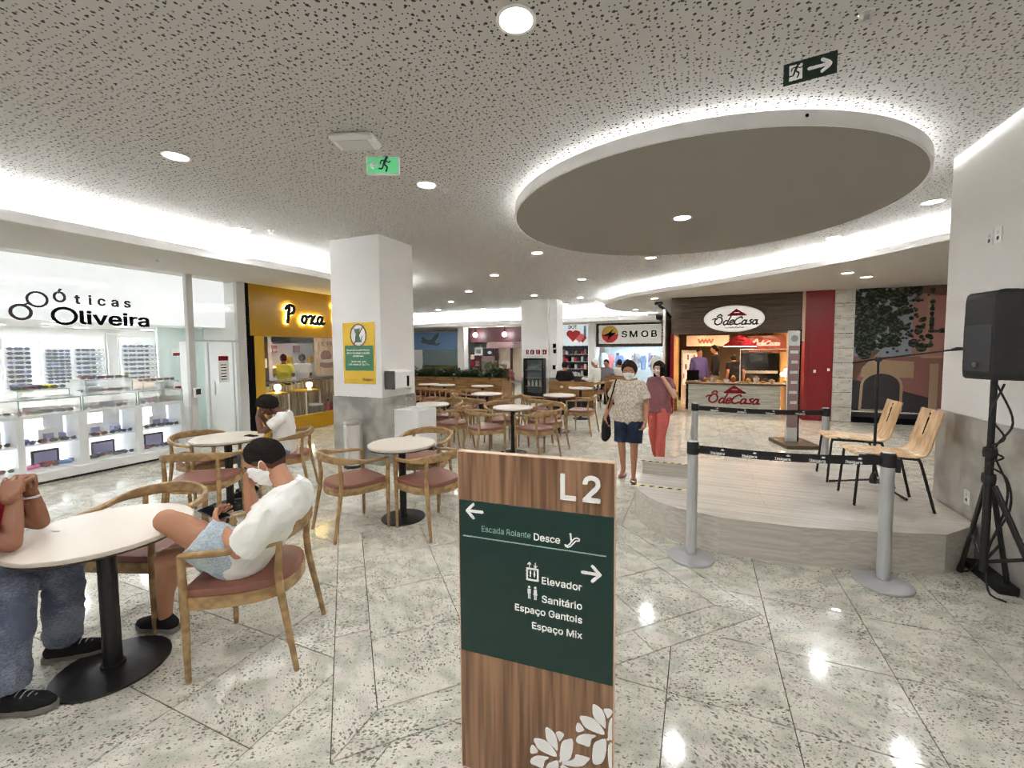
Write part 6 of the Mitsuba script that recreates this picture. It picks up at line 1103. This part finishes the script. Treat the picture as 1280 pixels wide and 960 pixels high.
t = thing('mobile_phone', 'dark phone lying on the table before the optician', 'phone'); part(t, 'case', bx(-4.42, -4.28, 2.98, 3.05, .741, .749, .003), 'charcoal'); part(t, 'screen', bx(-4.415, -4.285, 2.985, 3.045, .749, .7495), 'ink_black', smooth=False)
# ================================================================ two women walking
cloth('lace', s2l(212, 200, 184), 0); pr_('lace_blouse', mikit.proc(lambda p, n, uv: M_(s2l(184, 168, 150), s2l(220, 210, 196), S_(.32, .68, N_(p.x*95, p.y*95, p.z*45)*.65+N_(p.x*220, p.y*220, p.z*110)*.35))), .8, .2)
rz = math.atan2(-1.0, .02); S4 = .865
J, R = pose(-.80, 5.45, rz, 'stand', S4, AL=(.10, .085, .085), AR=(-.10, -.085, .10), KL=(.09, .09, .49), KR=(.04, -.095, .49), ER=(-.08, -.27, 1.12), WR=(.06, -.33, .90), EL=(.0, .245, 1.10), WL=(.12, .25, .88), TL=(1, .15, 0), TR=(1, -.15, -.1))
t = thing('person', 'woman in a cream lace blouse, navy denim shorts and white mask walking towards us', 'person')
G = Figure(J, S4, .015, 1.16); h4 = Head(G.j['C'], R @ V(1, 0, -.04), (0, 0, 1), .95, 5)
part(t, 'body', G.skin(h4, [hand(J['WL'], V(.0, -.1, -1), R @ V(0, 1, 0), 1, S4, .6), hand(J['WR'], V(-.1, -.1, -1), R @ V(0, -1, 0), -1, S4, .6)]), 'skin_tan', smooth=True)
part(t, 'hair', fold(h4.shell(hair_short(.036, .010, -.5, -.10, .60, 5, .010)), .004, 40), 'hair_brown', smooth=True); h4.features(t, 'skin_tan', mouth=False); part(t, 'mask', h4.shell(mask_fn(-.92, .0)), 'mask_white', smooth=True, label='white face mask')
part(t, 'blouse', G.shirt(.72, -.10, .024, seedamp=(.010, 12)), 'lace_blouse', smooth=True, label='cream lace blouse'); part(t, 'shorts', G.trousers(.44, .020, .10), 'navy_denim', smooth=True, label='navy denim shorts')
for q in 'LR':
    a = np.array(J['A'+q]); f = unit(V(*J['T'+q][:2], 0)); b = V(a[0], a[1], .0)+f*.05; 
    part(t, 'sandal', xf(ext(affinity.scale(Point(0, 0).buffer(1, quad_segs=8), .12, .042), .018), frame((b[0], b[1], 0 if q == 'L' else .002), f, np.cross([0, 0, 1.0], f), (0, 0, 1))), 'leather', label='tan sandal')
W4 = np.array(J['WR']); bc_ = W4+R @ V(-.06, -.0, -.10); t = thing('handbag', 'black handbag at the side of the woman in the lace blouse', 'handbag'); part(t, 'body', fold(blend([hullS((bc_+V(0, 0, .10), .035), (bc_+R @ V(.10, 0, .0), .04), (bc_+R @ V(-.10, 0, .0), .04), (bc_+R @ V(.09, 0, -.17), .045), (bc_+R @ V(-.09, 0, -.17), .045))], .02, 6), .006, 20), 'black_cloth', smooth=True)
SRp = np.array(J['SR']); part(t, 'strap', tube(spline([bc_+V(0, 0, .12), SRp+R @ V(.06, -.085, -.2), SRp+R @ V(.06, -.02, .045), SRp+R @ V(-.06, -.04, .03), SRp+R @ V(-.09, -.09, -.2), bc_+R @ V(-.05, 0, .10)], 6), .009, 6), 'black_cloth')
cloth('coral', s2l(214, 110, 100), .15); cloth('mauve_top', s2l(146, 98, 104), .15)
J, R = pose(-.50, 6.30, math.atan2(-.9, -.42), 'stand', .865, AL=(.15, .11, .085), AR=(-.12, -.1, .09), KL=(.12, .1, .49), KR=(.02, -.1, .49), EL=(.05, .29, 1.14), WL=(.12, .13, 1.43), ER=(-.06, -.23, 1.12), WR=(.08, -.24, .92))
def locks(hd): return [hullS((hd.w((sx*.060, -.03, .06)), .03), (hd.w((sx*.075, -.055, -.10)), .032), (hd.w((sx*.055, -.085, -.24)), .030)) for sx in (1, -1)]+[hullS((hd.w((0, -.08, .05)), .04), (hd.w((.02, -.10, -.15)), .05), (hd.w((-.02, -.10, -.28)), .035))]
t, G, h5 = crowd('woman with long dark hair in a mauve top and coral trousers, phone at her ear', J, R, 'skin_fair', 'mauve_top', 'coral', 'hair_black', .865, .018, hair_short(.022, .016, -.6, -.3, .45), 1.0 if 0 else .96, face=(1, .1, 0), mask=True, long_hair=locks, sleeve=.55, girth=1.08, hem=-.14, topbelt=.02)
t = thing('mobile_phone', 'phone held to the ear of the woman in coral trousers', 'phone'); pc = np.array(J['WL'])+V(-.02, -.02, .09); part(t, 'case', xf(bx(-.035, .035, -.005, .005, -.07, .07, .003), TR(*pc, .9)), 'charcoal'); part(t, 'screen', xf(bx(-.031, .031, -.006, -.005, -.065, .065), TR(*pc, .9)), 'ink_black', smooth=False)
# ================================================================ people farther off
cloth('plaid', s2l(150, 76, 80), .35, 22); cloth('black_wear', s2l(30, 29, 33), 0); cloth('purple_wear', s2l(90, 84, 140), .1); cloth('yellow_wear', s2l(196, 184, 60), 0); cloth('grey_wear', s2l(128, 128, 132), .1)
def sit(x, y, rz, s, label, **k): J, R = pose(x, y, rz, 'sit', s, z=k.pop('z', 0)); return crowd(label, J, R, k.pop('skin', 'skin_tan'), k.pop('top'), k.pop('legs', 'black_wear'), k.pop('hair', 'hair_black'), s, .034, **k)
def stand(x, y, rz, s, label, **k): J, R = pose(x, y, rz, 'stand', s, **k.pop('ov', {})); return crowd(label, J, R, k.pop('skin', 'skin_tan'), k.pop('top'), k.pop('legs', 'black_wear'), k.pop('hair', 'hair_black'), s, .034, **k)
sit(-5.42, 11.75, 1.9, 1.0, 'grey haired person in a red plaid shirt, seen from behind beside the planter', top='plaid', hair='hair_grey', long=True)
cafe_chair(-5.42, 11.75, 1.9, 'chair under the grey haired person beside the planter')
sit(-3.42, 11.35, 1.57, 1.0, 'person with black hair and black top seated beyond the slotted booth partition', top='black_wear')
cafe_chair(-3.42, 11.35, 1.57, 'chair beyond the slotted booth partition')
sit(-2.72, 12.05, 2.9, 1.05, 'man in a white shirt and pale cap seated sideways before the shops', top='white_tee', hair='mask_white', long=True)
cafe_chair(-2.72, 12.05, 2.9, 'chair under the man in the pale cap')
for x, y, a, l, tp in ((-2.75, 13.75, -1.57, 'left of three dark haired people seated before the shops', 'grey_wear'), (-2.35, 13.9, 1.6, 'middle one of three dark haired people seated before the shops', 'white_tee'), (-2.05, 13.7, 3.0, 'right one of three dark haired people seated before the shops', 'mauve_top')):
    sit(x, y, a, 1.0, l, top=tp); cafe_chair(x, y, a, 'chair under the '+l)
stand(.02, 13.0, -1.2, .98, 'restaurant worker in a purple tunic and dark cap', top='purple_wear', legs='purple_wear', hair='hair_black', long=True)
stand(.45, 13.3, 3.0, 1.03, 'restaurant worker in a dark uniform, turned aside', top='black_wear', legs='grey_wear', long=True)
stand(.95, 13.0, 1.8, .92, 'dark clothed cook bent at the back of the restaurant', top='black_wear', ov=dict(N=(.12, 0, 1.36), C=(.24, 0, 1.48), SL=(.10, .165, 1.32), SR=(.10, -.165, 1.32)))
sit(-10.6, 8.35, 2.4, 1.05, 'dark dressed person in a yellow vest at the counter of the yellow shop', top='yellow_wear', skin='skin_dark', z=.18); sit(-10.6, 8.95, 2.6, 1.05, 'person in a white top at the counter of the yellow shop', top='white_tee', skin='skin_dark', z=.18)
for x, y, l in ((-10.6, 8.35, 'left'), (-10.6, 8.95, 'right')): t = thing('bar_stool', f'dark stool behind the slatted counter, the {l} one', 'stool'); part(t, 'seat', lathe([(.001, .56), (.17, .56), (.18, .60), (.001, .615)], 20, (x, y, 0)), 'leather_dark'); part(t, 'stem', cyl((x, y, .02), (x, y, .56), .025, 10), 'black_metal'); part(t, 'foot', lathe([(.001, 0), (.18, 0), (.18, .02), (.001, .02)], 20, (x, y, 0)), 'black_metal')
